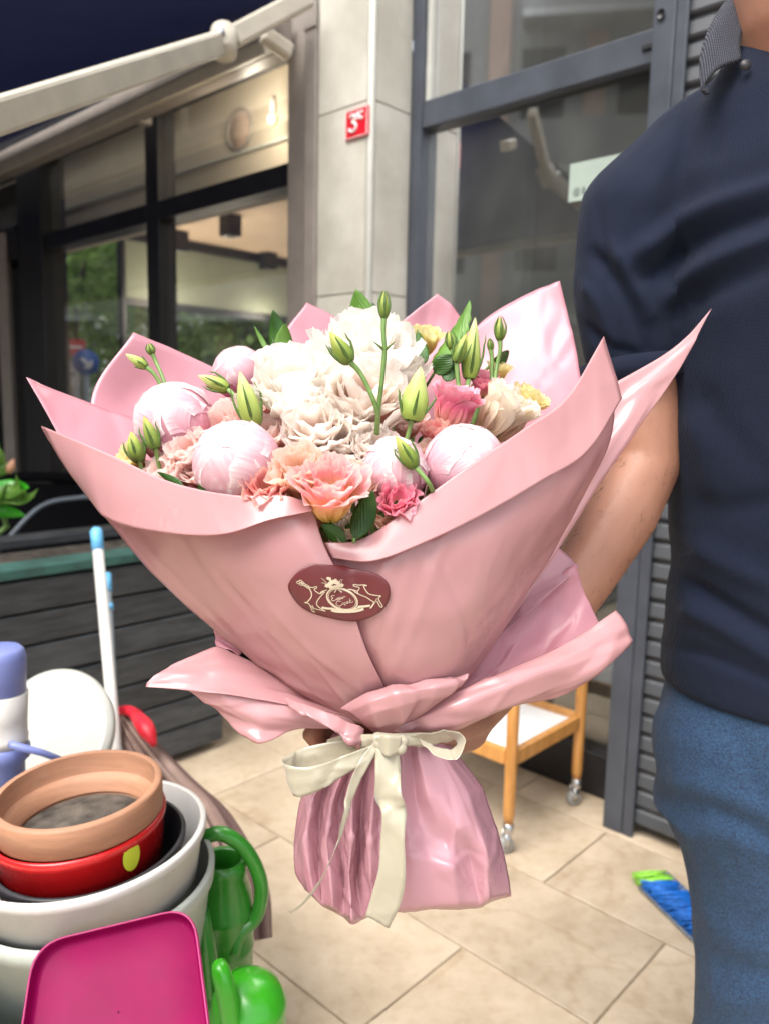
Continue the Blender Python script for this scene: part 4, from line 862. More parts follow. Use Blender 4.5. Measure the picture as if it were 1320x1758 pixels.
# sleeve hem and bottom hem bands
def hemring(c0, axis, ra, rb_, hh, m, name='hem', t=.0042, refv=TX):
    axis = nrm(axis); a = nrm(refv-axis*(refv@axis)); b = np.cross(axis, a); vs = []
    for r_, z_ in ((0, 0), (t, .001), (t, hh), (0, hh+.001)):
        for j in range(48):
            th = 2*math.pi*j/48; vs.append(c0+axis*z_+a*(ra+r_)*math.cos(th)+b*(rb_+r_)*math.sin(th))
    obj(name, vs, gridf(4, 48, True), m, man)
hemring(P(1084, 618, .954), P(1090, 660, .956)-P(1080, 560, .953), .0595, .0595, .026, M['polo'], 'sleeve_hem')
# collar
def cpt(th, r_, z_, c=None):
    c = tc(0) if c is None else c; return A([c[0], c[1], 0])+TX*r_*math.cos(th)+TY*r_*.95*math.sin(th)+Z*z_
ctr = tc(0, -.012, .0)
zt, zb_ = lv(-10), lv(120)
rows = []
cA = P(1372, 60, DM)
ths = np.radians(np.linspace(-35, 100, 30))
for f_, rr_, zz_ in ((0, .080, lv(30)), (.3, .088, lv(-10)), (.5, .097, lv(-4)), (.75, .108, lv(50)), (1, .116, lv(92))):
    rows.append([A([cA[0], bcy, 0])+TX*rr_*math.cos(th)+TY*(rr_*.95*math.sin(th)+.0)+Z*(zz_-.045*max(0, -math.sin(th))) for th in ths])
gsurf('collar', surf(rows, 2), M['collar'], man, solid=.003)
gsurf('collar_leaf', surf(pg([[(1330, -50, .95), (1300, -10, .90), (1279, 35, .872), (1268, 75, .856), (1270, 104, .846)],
    [(1310, -55, .945), (1268, -10, .892), (1240, 35, .862), (1226, 80, .846), (1232, 118, .836)],
    [(1296, -40, .955), (1250, 0, .896), (1221, 45, .864), (1205, 98, .846), (1206, 150, .834)],
    [(1300, -30, .965), (1250, 12, .906), (1219, 58, .874), (1203, 112, .852), (1214, 163, .836)]]), 6), M['collar'], man, solid=.004)
obj('button', *lathe([(.0001, .003), (.005, .0028), (.006, 0)], P(1279, 112, .838), -fwd, 16), M['blackp'], man)
# jeans
jn = MB()
rings(jn, [(tc(lv(1160)), .15, .10), (tc(lv(1250), .004), .165, .112), (tc(lv(1330), .006), .168, .116), (tc(lv(1400), .006), .166, .112), (tc(lv(1450), 0), .165, .10)], 48)
def xl(y, x, r_): c = P(x, y, DM); return A([c[0]+r_, bcy, c[2]])
limb(jn, [(xl(1300, 1148, .098), .098), (xl(1400, 1162, .098), .096), (xl(1480, 1203, .092), .092), (xl(1560, 1222, .088), .088), (xl(1640, 1238, .084), .084), (xl(1758, 1250, .08), .08), (xl(1900, 1255, .072), .072), (tc(.12, -.048, .01), .06)])
mx = 2*bcx
limb(jn, [(tc(lv(1300), .09), .096), (tc(lv(1480), .085), .09), (tc(lv(1758), .075), .08), (tc(lv(2260), .05), .062)])
v, fs, nr = remesh(jn, .005, 6)
px = CX+F*((v-CAM)@cr)/((v-CAM)@fwd); py = CY-F*((v-CAM)@cu)/((v-CAM)@fwd); front = np.clip(-(nr@fwd)*1.6+.2, 0, 1); disp = np.zeros(len(v))
for pts_, wd_, am in [([(1130, 1340), (1200, 1350), (1330, 1400)], 14, .005), ([(1130, 1375), (1220, 1390), (1330, 1440)], 12, -.004), ([(1150, 1440), (1230, 1430), (1330, 1470)], 14, .004), ([(1260, 1250), (1290, 1330), (1330, 1400)], 10, -.003), ([(1185, 1560), (1260, 1620), (1330, 1640)], 20, .004), ([(1200, 1690), (1260, 1720), (1330, 1700)], 18, .005), ([(1200, 1640), (1330, 1680)], 14, -.003)]:
    q = crs(A(pts_, float), 12); d2 = ((px[:, None]-q[:, 0])**2+(py[:, None]-q[:, 1])**2).min(1); disp += am*np.exp(-d2/(2*wd_**2))
disp *= front
for i in range(len(v)): disp[i] += .002*n3(v[i], 18)
obj('jeans', v+nr*disp[:, None], fs, M['denim'], man)
for s_ in (-1, 1):
    q = tc(0, .085*s_*.55); mbq = MB(); limb(mbq, [(q+A([0, .05, .045]), .045), (q+A([0, -.05, .04]), .045), (q+A([0, -.15, .032]), .036)])
    obj('shoe', mbq.v, mbq.f, M['shoe'], man)
#=====BOUQUET=====
NK = P(655, 1258, .72)
wr = thing('bouquet_wrap', P(655, 1570, .72), 'pink film wrapping of the bouquet flaring to pointed corners with a maroon label', 'wrapping')
def crease_field(gq, n, amp, seed, wmin=.004, wmax=.012, lmin=.05, lmax=.16, jit=.35, pull=None):
    rr = np.random.RandomState(seed); du_ = np.gradient(gq, axis=1); dv_ = np.gradient(gq, axis=0); nn = np.cross(du_, dv_); nn /= np.linalg.norm(nn, axis=2, keepdims=True)+1e-9
    hh = np.zeros(gq.shape[:2]); T = NK if pull is None else pull
    for k in range(n):
        i, j = rr.randint(gq.shape[0]), rr.randint(gq.shape[1]); c = gq[i, j]; t = nrm(T-c+rr.normal(size=3)*.001); sd_ = np.cross(nn[i, j], t); an = rr.normal()*jit; t = t*math.cos(an)+sd_*math.sin(an); sd_ = nrm(np.cross(nn[i, j], t))
        d = (gq-c)@sd_; l = (gq-c)@t; L_ = rr.uniform(lmin, lmax); wd_ = rr.uniform(wmin, wmax); asym = rr.choice([.25, 1, 4, 6])
        prof = np.where(d > 0, np.clip(1-d/(wd_*asym), 0, 1), np.clip(1+d/wd_, 0, 1)); win = np.clip(1-(l/L_)**2, 0, 1)
        hh += amp*rr.uniform(.3, 1)*rr.choice([-1, 1])*prof*win
    return gq+nn*hh[..., None]
def lsurf(ctrl, k):
    def li(p):
        p = A(p); n_ = len(p)-1; t = np.linspace(0, n_, n_*k+1); i = np.minimum(t.astype(int), n_-1); f = (t-i)[:, None]; return p[i]*(1-f)+p[i+1]*f
    g_ = A([li(r_) for r_ in ctrl]); return np.transpose(A([li(g_[:, j]) for j in range(g_.shape[1])]), (1, 0, 2))
def soften(g_, it=1):
    for _ in range(it):
        h_ = g_.copy(); h_[1:-1] = (g_[:-2]+2*g_[1:-1]+g_[2:])/4; g_ = h_.copy(); g_[:, 1:-1] = (h_[:, :-2]+2*h_[:, 1:-1]+h_[:, 2:])/4
    return g_
def sheet(name, rows, m, k=11, sharp=0, wr_amp=.0018, ws=16, seed=0, nc=20, ca=.0019, **kw):
    gq = surf(pg(rows), k)
    if sharp: gq = gq*(1-sharp)+lsurf(pg(rows), k)*sharp; gq = soften(gq, 1)
    du_ = np.gradient(gq, axis=1); dv_ = np.gradient(gq, axis=0); nn = np.cross(du_, dv_); nn /= np.linalg.norm(nn, axis=2, keepdims=True)+1e-9
    for i in range(gq.shape[0]):
        for j in range(gq.shape[1]):
            p = gq[i, j]; gq[i, j] = p+nn[i, j]*wr_amp*(n3(p+seed, ws)+.5*n3(p+seed, ws*2.3))
    gq = crease_field(gq, nc, ca, seed+50, wmax=.02 if ca < .002 else .012)
    o = gsurf(name, gq, m, wr, solid=.00025, **kw); return o, gq
# back sheets (inner faces)
sheet('sheet', [[(45, 648, .775), (110, 673, .80), (180, 700, .82), (280, 738, .84)], [(95, 735, .765), (180, 770, .78), (260, 800, .79), (340, 820, .80)], [(192, 893, .74), (260, 900, .745), (330, 905, .75), (420, 910, .76)], [(370, 1080, .742), (420, 1090, .742), (470, 1090, .745), (520, 1090, .75)], [(560, 1225, .73), (580, 1225, .73), (600, 1228, .73), (620, 1228, .73)]], M['film_in'], seed=1)
sheet('sheet', [[(230, 570, .86), (310, 604, .88), (390, 641, .89), (500, 690, .90)], [(157, 688, .83), (250, 700, .86), (350, 725, .87), (470, 760, .88)], [(200, 850, .78), (290, 850, .80), (380, 850, .83), (480, 850, .84)], [(380, 1050, .76), (430, 1050, .77), (480, 1050, .78), (530, 1050, .79)], [(580, 1225, .735), (600, 1225, .74), (620, 1225, .74), (640, 1225, .74)]], M['film_in'], seed=2)
sheet('sheet', [[(527, 519, .94), (575, 543, .945), (640, 585, .95), (720, 640, .95)], [(475, 600, .91), (540, 620, .92), (620, 650, .93), (700, 690, .93)], [(440, 780, .86), (500, 790, .87), (580, 800, .88), (680, 810, .88)], [(560, 1100, .78), (590, 1100, .78), (620, 1100, .78), (650, 1100, .78)]], M['film_in'], seed=3)
sheet('sheet', [[(750, 504, .94), (775, 524, .94), (800, 560, .94), (860, 640, .93)], [(690, 552, .94), (720, 580, .94), (770, 630, .93), (830, 700, .92)], [(620, 610, .93), (680, 660, .92), (740, 720, .91), (810, 780, .9)], [(640, 1000, .80), (680, 1000, .80), (720, 1000, .81), (770, 1000, .81)]], M['film_in'], seed=4)
sheet('sheet', [[(790, 592, .90), (835, 545, .91), (895, 508, .91), (960, 482, .90)], [(800, 660, .89), (860, 620, .89), (920, 580, .89), (976, 548, .89)], [(830, 740, .85), (880, 700, .85), (940, 660, .86), (992, 625, .87)], [(850, 850, .81), (900, 830, .81), (950, 800, .82), (1000, 770, .83)], [(760, 1080, .76), (790, 1070, .76), (820, 1060, .77), (850, 1050, .77)]], M['film_in'], seed=5)
# right wing
sheet('sheet', [[(1030, 672, .80), (1062, 654, .80), (1130, 615, .805), (1178, 578, .81), (1221, 529, .82)], [(1000, 760, .79), (1040, 740, .79), (1085, 700, .79), (1125, 668, .795), (1152, 655, .80)], [(940, 870, .77), (970, 850, .77), (1005, 830, .775), (1030, 812, .78), (1052, 795, .785)], [(850, 1010, .755), (880, 1000, .755), (910, 985, .76), (935, 970, .762), (950, 955, .765)], [(760, 1160, .74), (790, 1140, .74), (815, 1120, .743), (840, 1100, .745), (865, 1080, .748)]], M['film'], seed=6)
# front right sheet below its folded band
FRr = [[(545, 935, .658), (620, 930, .649), (700, 878, .652), (800, 806, .667), (900, 738, .688), (970, 684, .715), (1038, 600, .745)],
       [(560, 975, .655), (640, 980, .642), (730, 950, .643), (830, 900, .657), (930, 845, .680), (1010, 790, .712), (1050, 742, .745)],
       [(575, 1040, .662), (650, 1050, .648), (730, 1040, .647), (810, 1010, .66), (880, 970, .685), (935, 935, .715), (968, 912, .74)],
       [(600, 1110, .676), (660, 1125, .664), (720, 1125, .662), (780, 1110, .672), (830, 1080, .692), (865, 1060, .715), (885, 1050, .74)],
       [(630, 1180, .695), (670, 1195, .686), (705, 1200, .686), (740, 1198, .692), (768, 1190, .705), (788, 1180, .72), (800, 1172, .735)],
       [(645, 1245, .715), (660, 1248, .712), (675, 1250, .712), (690, 1250, .714), (700, 1250, .718), (708, 1250, .724), (712, 1250, .73)]]
_, gFR = sheet('sheet', FRr, M['film'], seed=7, wr_amp=.0022)
# front left sheet, overlaps at the seam
FLr = [[(73, 733, .765), (180, 778, .715), (290, 828, .675), (400, 852, .650), (490, 853, .641), (537, 872, .642)],
       [(150, 850, .752), (240, 885, .70), (330, 905, .664), (420, 910, .645), (500, 905, .636), (556, 935, .638)],
       [(250, 972, .742), (325, 985, .70), (405, 1000, .666), (480, 1000, .646), (545, 1000, .638), (592, 1010, .641)],
       [(368, 1084, .738), (425, 1095, .706), (480, 1105, .68), (530, 1105, .664), (580, 1105, .658), (628, 1112, .66)],
       [(470, 1160, .736), (505, 1175, .716), (545, 1185, .70), (585, 1190, .690), (625, 1190, .684), (660, 1182, .683)],
       [(560, 1225, .735), (580, 1235, .725), (600, 1240, .717), (620, 1243, .713), (645, 1245, .711), (668, 1243, .710)]]
_, gFL = sheet('sheet', FLr, M['film'], seed=8, wr_amp=.0022)
# folded bands
sheet('folded_band', [[(72, 731, .762), (180, 776, .708), (290, 826, .668), (400, 850, .640), (490, 851, .632), (533, 869, .633)],
       [(105, 790, .757), (180, 830, .703), (285, 868, .663), (395, 882, .636), (480, 874, .628), (537, 873, .631)],
       [(150, 852, .745), (190, 893, .700), (280, 914, .659), (380, 918, .633), (465, 893, .625), (539, 877, .629)]], M['film'], seed=9, wr_amp=.0008, nc=8, ca=.0006)
sheet('folded_band', [[(556, 932, .645), (620, 926, .640), (700, 875, .640), (800, 803, .654), (900, 735, .676), (972, 682, .706), (1036, 577, .742)],
       [(566, 948, .642), (632, 944, .635), (712, 905, .635), (812, 845, .649), (912, 785, .672), (988, 735, .703), (1053, 632, .74)],
       [(572, 958, .641), (640, 963, .631), (722, 934, .631), (822, 887, .645), (925, 828, .668), (1008, 775, .700), (1067, 684, .737)]], M['film'], seed=10, wr_amp=.0008, nc=8, ca=.0006)
# lower flare
sheet('flare_corner', [[(365, 1078, .76), (385, 1085, .755), (420, 1110, .75)], [(366, 1098, .755), (385, 1102, .75), (415, 1118, .745)], [(374, 1116, .75), (392, 1114, .745), (412, 1120, .74)]], M['film_in'], seed=11)
sheet('flare_sheet', [[(252, 1170, .70), (300, 1140, .715), (372, 1110, .73), (440, 1140, .74), (520, 1190, .735), (600, 1222, .725)],
       [(250, 1174, .698), (305, 1160, .70), (380, 1150, .71), (450, 1168, .715), (530, 1202, .718), (604, 1226, .718)],
       [(249, 1177, .697), (300, 1181, .692), (385, 1190, .695), (460, 1200, .702), (535, 1214, .708), (612, 1232, .712)]], M['film'], seed=12, nc=9, ca=.0026, sharp=.8, wr_amp=.001)
sheet('flare_sheet', [[(322, 1183, .70), (375, 1190, .70), (450, 1198, .708), (530, 1212, .712), (612, 1232, .716)],
       [(350, 1205, .705), (400, 1220, .70), (450, 1232, .700), (530, 1230, .71), (612, 1240, .718)],
       [(385, 1236, .71), (420, 1262, .706), (446, 1277, .698), (520, 1250, .712), (612, 1250, .72)]], M['film'], seed=13, nc=9, ca=.0026, sharp=.8, wr_amp=.001)
# rolled tongue left of the knot
sheet('rolled_fold', [[(488, 1197, .705), (520, 1208, .690), (560, 1225, .684), (600, 1240, .684), (624, 1252, .69)],
       [(498, 1212, .695), (530, 1230, .678), (570, 1252, .672), (598, 1266, .674), (616, 1281, .682)],
       [(515, 1215, .690), (550, 1240, .676), (585, 1262, .674), (603, 1276, .678), (617, 1286, .684)]], M['film'], seed=14, nc=9, ca=.0026, sharp=.8, wr_amp=.001)
sheet('rolled_fold', [[(586, 1216, .690), (630, 1190, .675), (690, 1172, .672), (745, 1167, .678), (780, 1164, .688), (804, 1157, .69)],
       [(600, 1222, .684), (635, 1205, .664), (690, 1188, .660), (745, 1180, .668), (782, 1172, .68), (802, 1166, .686)],
       [(615, 1236, .684), (640, 1225, .664), (690, 1212, .66), (735, 1200, .669), (768, 1188, .68), (792, 1178, .687)],
       [(628, 1250, .690), (650, 1250, .674), (690, 1240, .672), (720, 1225, .68), (745, 1208, .69), (760, 1198, .70)],
       [(640, 1258, .70), (655, 1262, .69), (675, 1258, .69), (700, 1245, .695), (720, 1228, .70), (735, 1215, .71)]], M['film'], seed=15, nc=9, ca=.0026, sharp=.8, wr_amp=.001)
# right flare
sheet('flare_sheet', [[(900, 965, .80), (938, 928, .80), (968, 948, .80), (993, 972, .80)], [(850, 1030, .78), (885, 1020, .78), (925, 1005, .785), (985, 985, .79)], [(790, 1130, .75), (830, 1110, .75), (870, 1080, .755), (910, 1050, .76)]], M['film_tail'], seed=16, nc=9, ca=.0026, sharp=.8, wr_amp=.001)
sheet('flare_sheet', [[(930, 1010, .79), (985, 968, .79), (1003, 1020, .79), (1030, 1074, .785)], [(880, 1060, .78), (930, 1050, .785), (980, 1060, .785), (1015, 1090, .775)], [(820, 1130, .76), (870, 1110, .77), (910, 1120, .77), (960, 1130, .755)], [(750, 1190, .74), (790, 1180, .745), (830, 1180, .745), (860, 1180, .735)], [(690, 1235, .72), (710, 1232, .722), (730, 1230, .722), (745, 1228, .72)]], M['film_in'], seed=17, nc=9, ca=.0026, sharp=.8, wr_amp=.001)
sheet('flare_sheet', [[(1055, 1049, .75), (1000, 1088, .735), (930, 1125, .72), (860, 1160, .705), (790, 1190, .695), (720, 1222, .694), (650, 1250, .698)],
       [(1072, 1072, .745), (1015, 1110, .725), (945, 1145, .707), (870, 1178, .692), (800, 1205, .684), (725, 1232, .688), (652, 1254, .695)],
       [(1084, 1098, .745), (1020, 1145, .725), (950, 1185, .71), (875, 1212, .696), (800, 1238, .688), (725, 1248, .69), (655, 1258, .695)],
       [(1080, 1106, .75), (1015, 1155, .738), (945, 1195, .725), (870, 1222, .712), (795, 1248, .704), (722, 1256, .704), (658, 1262, .705)]], M['film'], seed=18, wr_amp=.0014, nc=16, ca=.0034, sharp=.75)
# tail of the wrap: straight pleats and facets of thin film gathered at the neck
TR = [
 [(572, 1258, .735), (590, 1258, .714), (600, 1259, .722), (612, 1260, .704), (622, 1260, .714), (634, 1260, .698), (645, 1260, .708), (658, 1260, .695), (672, 1260, .703), (686, 1260, .695), (700, 1260, .704), (714, 1260, .699), (728, 1259, .709), (742, 1258, .715), (750, 1258, .738)],
 [(542, 1310, .735), (566, 1312, .712), (574, 1312, .723), (594, 1312, .702), (602, 1312, .716), (620, 1312, .699), (630, 1312, .713), (650, 1312, .694), (662, 1312, .706), (690, 1312, .692), (708, 1312, .702), (722, 1312, .694), (742, 1310, .700), (770, 1308, .706), (790, 1306, .735)],
 [(516, 1376, .735), (536, 1376, .706), (552, 1376, .722), (570, 1376, .698), (584, 1376, .716), (604, 1376, .692), (622, 1376, .714), (640, 1376, .692), (654, 1376, .704), (690, 1374, .688), (714, 1374, .698), (736, 1372, .687), (770, 1368, .692), (806, 1360, .700), (827, 1352, .735)],
 [(505, 1446, .735), (524, 1440, .704), (548, 1446, .720), (560, 1440, .694), (582, 1446, .712), (604, 1440, .687), (618, 1452, .716), (634, 1446, .690), (650, 1440, .700), (700, 1440, .682), (728, 1436, .690), (764, 1446, .690), (786, 1424, .682), (820, 1410, .696), (846, 1404, .735)],
 [(508, 1500, .735), (530, 1490, .702), (549, 1500, .716), (566, 1494, .690), (590, 1506, .712), (599, 1502, .690), (612, 1516, .712), (636, 1506, .687), (654, 1500, .696), (706, 1500, .679), (740, 1498, .682), (775, 1490, .680), (806, 1470, .700), (836, 1466, .688), (864, 1462, .728)],
 [(521, 1522, .73), (538, 1536, .706), (553, 1550, .712), (572, 1558, .692), (590, 1568, .705), (604, 1580, .688), (622, 1572, .704), (642, 1562, .688), (660, 1562, .696), (708, 1556, .682), (744, 1552, .686), (784, 1552, .684), (822, 1550, .698), (838, 1540, .694), (876, 1532, .722)],
 [(523, 1527, .738), (540, 1541, .722), (554, 1556, .722), (573, 1565, .712), (590, 1575, .718), (605, 1586, .706), (624, 1578, .716), (644, 1570, .706), (662, 1568, .714), (708, 1562, .705), (744, 1558, .708), (784, 1559, .706), (822, 1558, .715), (842, 1548, .714), (877, 1537, .738)]]
gt = lsurf(pg(TR), 12)*.72+surf(pg(TR), 12)*.28; gt = soften(gt, 1); gt = crease_field(gt, 26, .0016, 77, .003, .012, .04, .12, .5, P(665, 1200, .70))
gsurf('tail', gt, M['film_tail'], wr, solid=.00025)
TB = [[(x if x < 655 else x, y, .742+.03*math.sin(math.pi*k/14)*(.3+.7*r_/6)) for k, (x, y, d) in enumerate(row)] for r_, row in enumerate(TR)]
gsurf('tail', surf(pg(TB), 4), M['film_tail'], wr, solid=.00025)
# label: glued over the seam
vv = np.vstack([gFR.reshape(-1, 3), gFL.reshape(-1, 3)]); n1 = len(gFR.reshape(-1, 3)); ff = gridf(*gFR.shape[:2])+[tuple(i+n1 for i in f) for f in gridf(*gFL.shape[:2])]
bvh = BVHTree.FromPolygons([Vector(p) for p in vv], ff)
def lay(x, y, off):
    d = ray(x, y); d = d/np.linalg.norm(d); h = bvh.ray_cast(Vector(CAM), Vector(d)); 
    return (A(h[0]) if h[0] is not None else P(x, y, .64))-d*off
zx = lambda X, Y: (460+X/5.5, 940+Y/5.5)
outl = crs([zx(*p) for p in [(193, 375), (215, 310), (290, 225), (400, 160), (500, 158), (600, 165), (690, 168), (820, 200), (960, 225), (1060, 265), (1130, 330), (1155, 410), (1140, 500), (1080, 590), (980, 655), (860, 692), (750, 695), (600, 668), (430, 622), (310, 555), (230, 460)]], 4, closed=True)
cc = outl.mean(0); nr_ = 16; vs = []
for k in range(nr_+1):
    for q in outl: p = cc+(q-cc)*(k/nr_ if k else .001); vs.append(p)
# smooth the label over the seam by averaging depth of neighbours
D = A([pj(lay(*p, .0))[2] for p in vs]).reshape(nr_+1, -1)
for it in range(3):
    D = np.minimum(np.minimum(D, np.roll(D, 1, 1)), np.roll(D, -1, 1)); D[1:-1] = np.minimum(D[1:-1], np.minimum(D[:-2], D[2:]))
for it in range(4): D = (D+np.roll(D, 1, 1)+np.roll(D, -1, 1))/3; D[1:-1] = (D[1:-1]*2+D[:-2]+D[2:])/4
Dmin = D-.0012; pts2 = A(vs)
LV = A([P(p[0], p[1], d) for p, d in zip(vs, Dmin.ravel())])
lab = obj('label', LV, gridf(nr_+1, len(outl), True), M['maroon'], wr, solid=.0003, label='wavy oval maroon label with cream crest')
lb = BVHTree.FromPolygons([Vector(p) for p in LV], gridf(nr_+1, len(outl), True))
def onl(X, Y, off=.0009):
    x, y = zx(X, Y); d = ray(x, y); d = d/np.linalg.norm(d); h = lb.ray_cast(Vector(CAM), Vector(d)); return (A(h[0]) if h[0] is not None else P(x, y, .63))-d*off
em = MB()
def stroke(pts_, wd=7, k=5, closed=False):
    q = crs(A(pts_, float), k, closed) if len(pts_) > 2 else A([A(pts_[0], float)*(1-t)+A(pts_[1], float)*t for t in np.linspace(0, 1, 5)])
    if closed: q = np.vstack([q, q[:1]])
    t = np.gradient(q, axis=0); t /= np.linalg.norm(t, axis=1, keepdims=True)+1e-9; nn = np.stack([-t[:, 1], t[:, 0]], 1)*wd/2
    L1 = [onl(*p) for p in q-nn]; L2 = [onl(*p) for p in q+nn]; n_ = len(q); em.add(L1+L2, [(i, i+1, n_+i+1, n_+i) for i in range(n_-1)])
def blob(x, y, rx, ry, off=.0009):
    o_ = len(em.v); pp_ = [onl(x, y, off)]+[onl(x+rx*math.cos(a)*(1+.25*math.sin(5*a+x)), y+ry*math.sin(a)*(1+.2*math.sin(4*a+y)), off) for a in np.linspace(0, 2*math.pi, 15)[:-1]]; em.add(pp_, [(0, i+1, (i+1) % 14+1) for i in range(14)])
def ell(cx_, cy_, a, b, rot, wd):
    q = [(cx_+a*math.cos(t)*math.cos(rot)-b*math.sin(t)*math.sin(rot), cy_+a*math.cos(t)*math.sin(rot)+b*math.sin(t)*math.cos(rot)) for t in np.linspace(0, 2*math.pi, 25)[:-1]]; stroke(q, wd, 2, True)
ell(702, 488, 150, 96, .38, 13); ell(702, 488, 134, 86, .38, 5)
# left deer
stroke([(385, 375), (410, 420), (412, 465), (375, 515)], 9); stroke([(375, 515), (350, 520), (385, 528), (405, 560), (425, 605), (450, 608)], 8); stroke([(405, 545), (425, 575), (440, 605)], 6); stroke([(420, 545), (440, 575), (500, 590), (545, 602)], 7); stroke([(470, 500), (462, 530), (480, 560), (545, 602)], 8)
stroke([(385, 370), (420, 378), (460, 368), (462, 382), (440, 392), (452, 412), (495, 435), (540, 405)], 8); stroke([(495, 435), (510, 415), (560, 400)], 7); stroke([(540, 418), (505, 455), (470, 500)], 8)
for q in ((290, 330), (310, 320), (330, 335), (345, 350), (365, 362), (315, 345), (380, 372)): ell(q[0], q[1], 15, 11, .5, 6)
# right deer
stroke([(805, 352), (830, 350), (860, 355), (905, 352), (935, 360), (905, 365), (925, 405), (960, 440), (1040, 455)], 8); stroke([(805, 352), (815, 365), (862, 378), (855, 405), (835, 415)], 7); stroke([(800, 400), (840, 412), (860, 440), (930, 470), (975, 500), (1000, 520), (965, 575)], 8)
stroke([(1040, 455), (1068, 458), (1045, 475), (1050, 500), (1082, 555), (1060, 558), (1030, 505)], 8); stroke([(1030, 480), (1010, 520), (975, 575)], 6); stroke([(760, 395), (800, 400), (830, 425), (870, 445)], 8)
# bunch of flowers and scroll
for q in ((560, 360, 22, 18), (590, 340, 24, 20), (625, 325, 26, 22), (660, 335, 24, 20), (695, 358, 24, 18), (600, 375, 26, 18), (650, 370, 28, 18), (575, 292, 22, 14), (640, 305, 14, 10), (590, 305, 10, 16)): blob(*q)
for a_, b_ in (((555, 335), (505, 290)), ((550, 345), (508, 335)), ((690, 335), (708, 300)), ((675, 330), (690, 300))): stroke([a_, ((a_[0]+b_[0])/2, (a_[1]+b_[1])/2-6), b_], 4)
stroke([(650, 385), (640, 410), (628, 425)], 9); stroke([(655, 385), (680, 408), (700, 422)], 9)
stroke([(600, 590), (650, 603), (740, 606), (830, 600), (905, 580)], 24); stroke([(510, 566), (560, 575), (620, 578)], 20); stroke([(850, 560), (910, 556), (965, 548)], 20); stroke([(600, 575), (700, 590), (800, 585), (870, 565)], 12)
# script: Eser / Çiçek
stroke([(632, 455), (612, 452), (600, 466), (616, 476), (604, 488), (612, 502), (636, 498), (652, 484)], 5); stroke([(652, 490), (662, 474), (668, 480), (664, 494), (654, 496), (672, 486)], 4); stroke([(672, 486), (682, 470), (686, 488), (676, 492), (692, 482)], 4); stroke([(692, 482), (704, 466), (700, 482), (712, 478)], 4); stroke([(712, 484), (716, 464), (728, 466), (736, 462)], 4)
stroke([(690, 510), (668, 505), (648, 520), (650, 540), (676, 552), (702, 540)], 5); stroke([(678, 553), (684, 560), (676, 566)], 4); stroke([(704, 522), (704, 538), (716, 532)], 4); stroke([(703, 511), (705, 513)], 5); stroke([(736, 518), (722, 520), (722, 536), (742, 530)], 4); stroke([(728, 538), (732, 545), (726, 549)], 4); stroke([(742, 530), (756, 514), (754, 508), (746, 516), (752, 528), (768, 518)], 4); stroke([(776, 482), (772, 500), (772, 522)], 4); stroke([(788, 496), (774, 510), (788, 520), (808, 508)], 4)
obj('crest', em.v, em.f, M['creamink'], lab, smooth=False)
# ---------------------------------------------------------------- satin ribbon
rbn = thing('ribbon_bow', P(665, 1290, .69), 'cream satin ribbon tied in a bow round the neck of the bouquet', 'ribbon')
def rib(name, ea, eb, k=12, n=9, **kw): return gsurf(name, crease_field(np.transpose(strip([P(*p) for p in ea], [P(*p) for p in eb], k, max(n, 7)), (1, 0, 2)), 14, .0016, len(ea)+int(ea[0][0]), .002, .008, .015, .05, 1.3), M['satin'], rbn, solid=.0002, **kw)
rib('loop', [(650, 1264, .684), (600, 1270, .690), (550, 1277, .692), (508, 1288, .688), (488, 1302, .674), (494, 1312, .660), (524, 1317, .655), (560, 1309, .657), (602, 1292, .664), (648, 1274, .672)],
            [(650, 1288, .684), (600, 1300, .690), (560, 1318, .692), (522, 1338, .688), (501, 1353, .674), (508, 1367, .660), (536, 1363, .655), (570, 1346, .657), (608, 1320, .664), (648, 1296, .672)])
rib('loop', [(690, 1262, .682), (735, 1258, .680), (775, 1254, .674), (796, 1264, .666), (798, 1284, .657), (782, 1302, .651), (754, 1299, .655), (726, 1280, .668)],
            [(690, 1284, .688), (735, 1282, .690), (768, 1274, .690), (781, 1272, .684), (783, 1280, .674), (771, 1287, .668), (750, 1283, .670), (720, 1266, .680)])
rib('neck_band', [(560, 1270, .72), (590, 1262, .695), (640, 1260, .682), (700, 1258, .684), (745, 1258, .70), (770, 1262, .725)], [(562, 1292, .72), (592, 1285, .693), (640, 1282, .680), (700, 1280, .682), (745, 1279, .70), (768, 1280, .725)])
kn = MB()
for a_, b_, r1 in (((648, 1268, .674), (690, 1272, .674), .0055), ((652, 1276, .671), (686, 1284, .670), .006)): capsule(kn, P(*a_), P(*b_), r1, r1)
kn.ok('knot', M['satin'], rbn)
gk = strip([P(645, 1266, .667), P(665, 1262, .659), P(690, 1266, .665)], [P(652, 1292, .667), P(666, 1300, .660), P(684, 1292, .665)], 8, 7)
gsurf('knot_wrap', gk, M['satin'], rbn, solid=.0006)
rib('tail', [(645, 1280, .668), (643, 1330, .661), (646, 1372, .670), (655, 1398, .652), (653, 1440, .652), (650, 1490, .650), (640, 1530, .652), (628, 1572, .655)],
            [(685, 1282, .668), (687, 1325, .667), (692, 1360, .650), (697, 1392, .655), (695, 1440, .648), (696, 1500, .648), (690, 1545, .650), (668, 1594, .654)], 8, 6)
rib('tail', [(640, 1276, .668), (615, 1310, .660), (600, 1350, .656), (590, 1400, .650), (577, 1450, .645), (555, 1500, .642), (520, 1545, .645), (495, 1562, .65)],
            [(652, 1286, .668), (634, 1315, .662), (612, 1360, .660), (596, 1405, .655), (579, 1453, .650), (557, 1503, .646), (522, 1549, .648), (499, 1566, .652)], 8, 3)
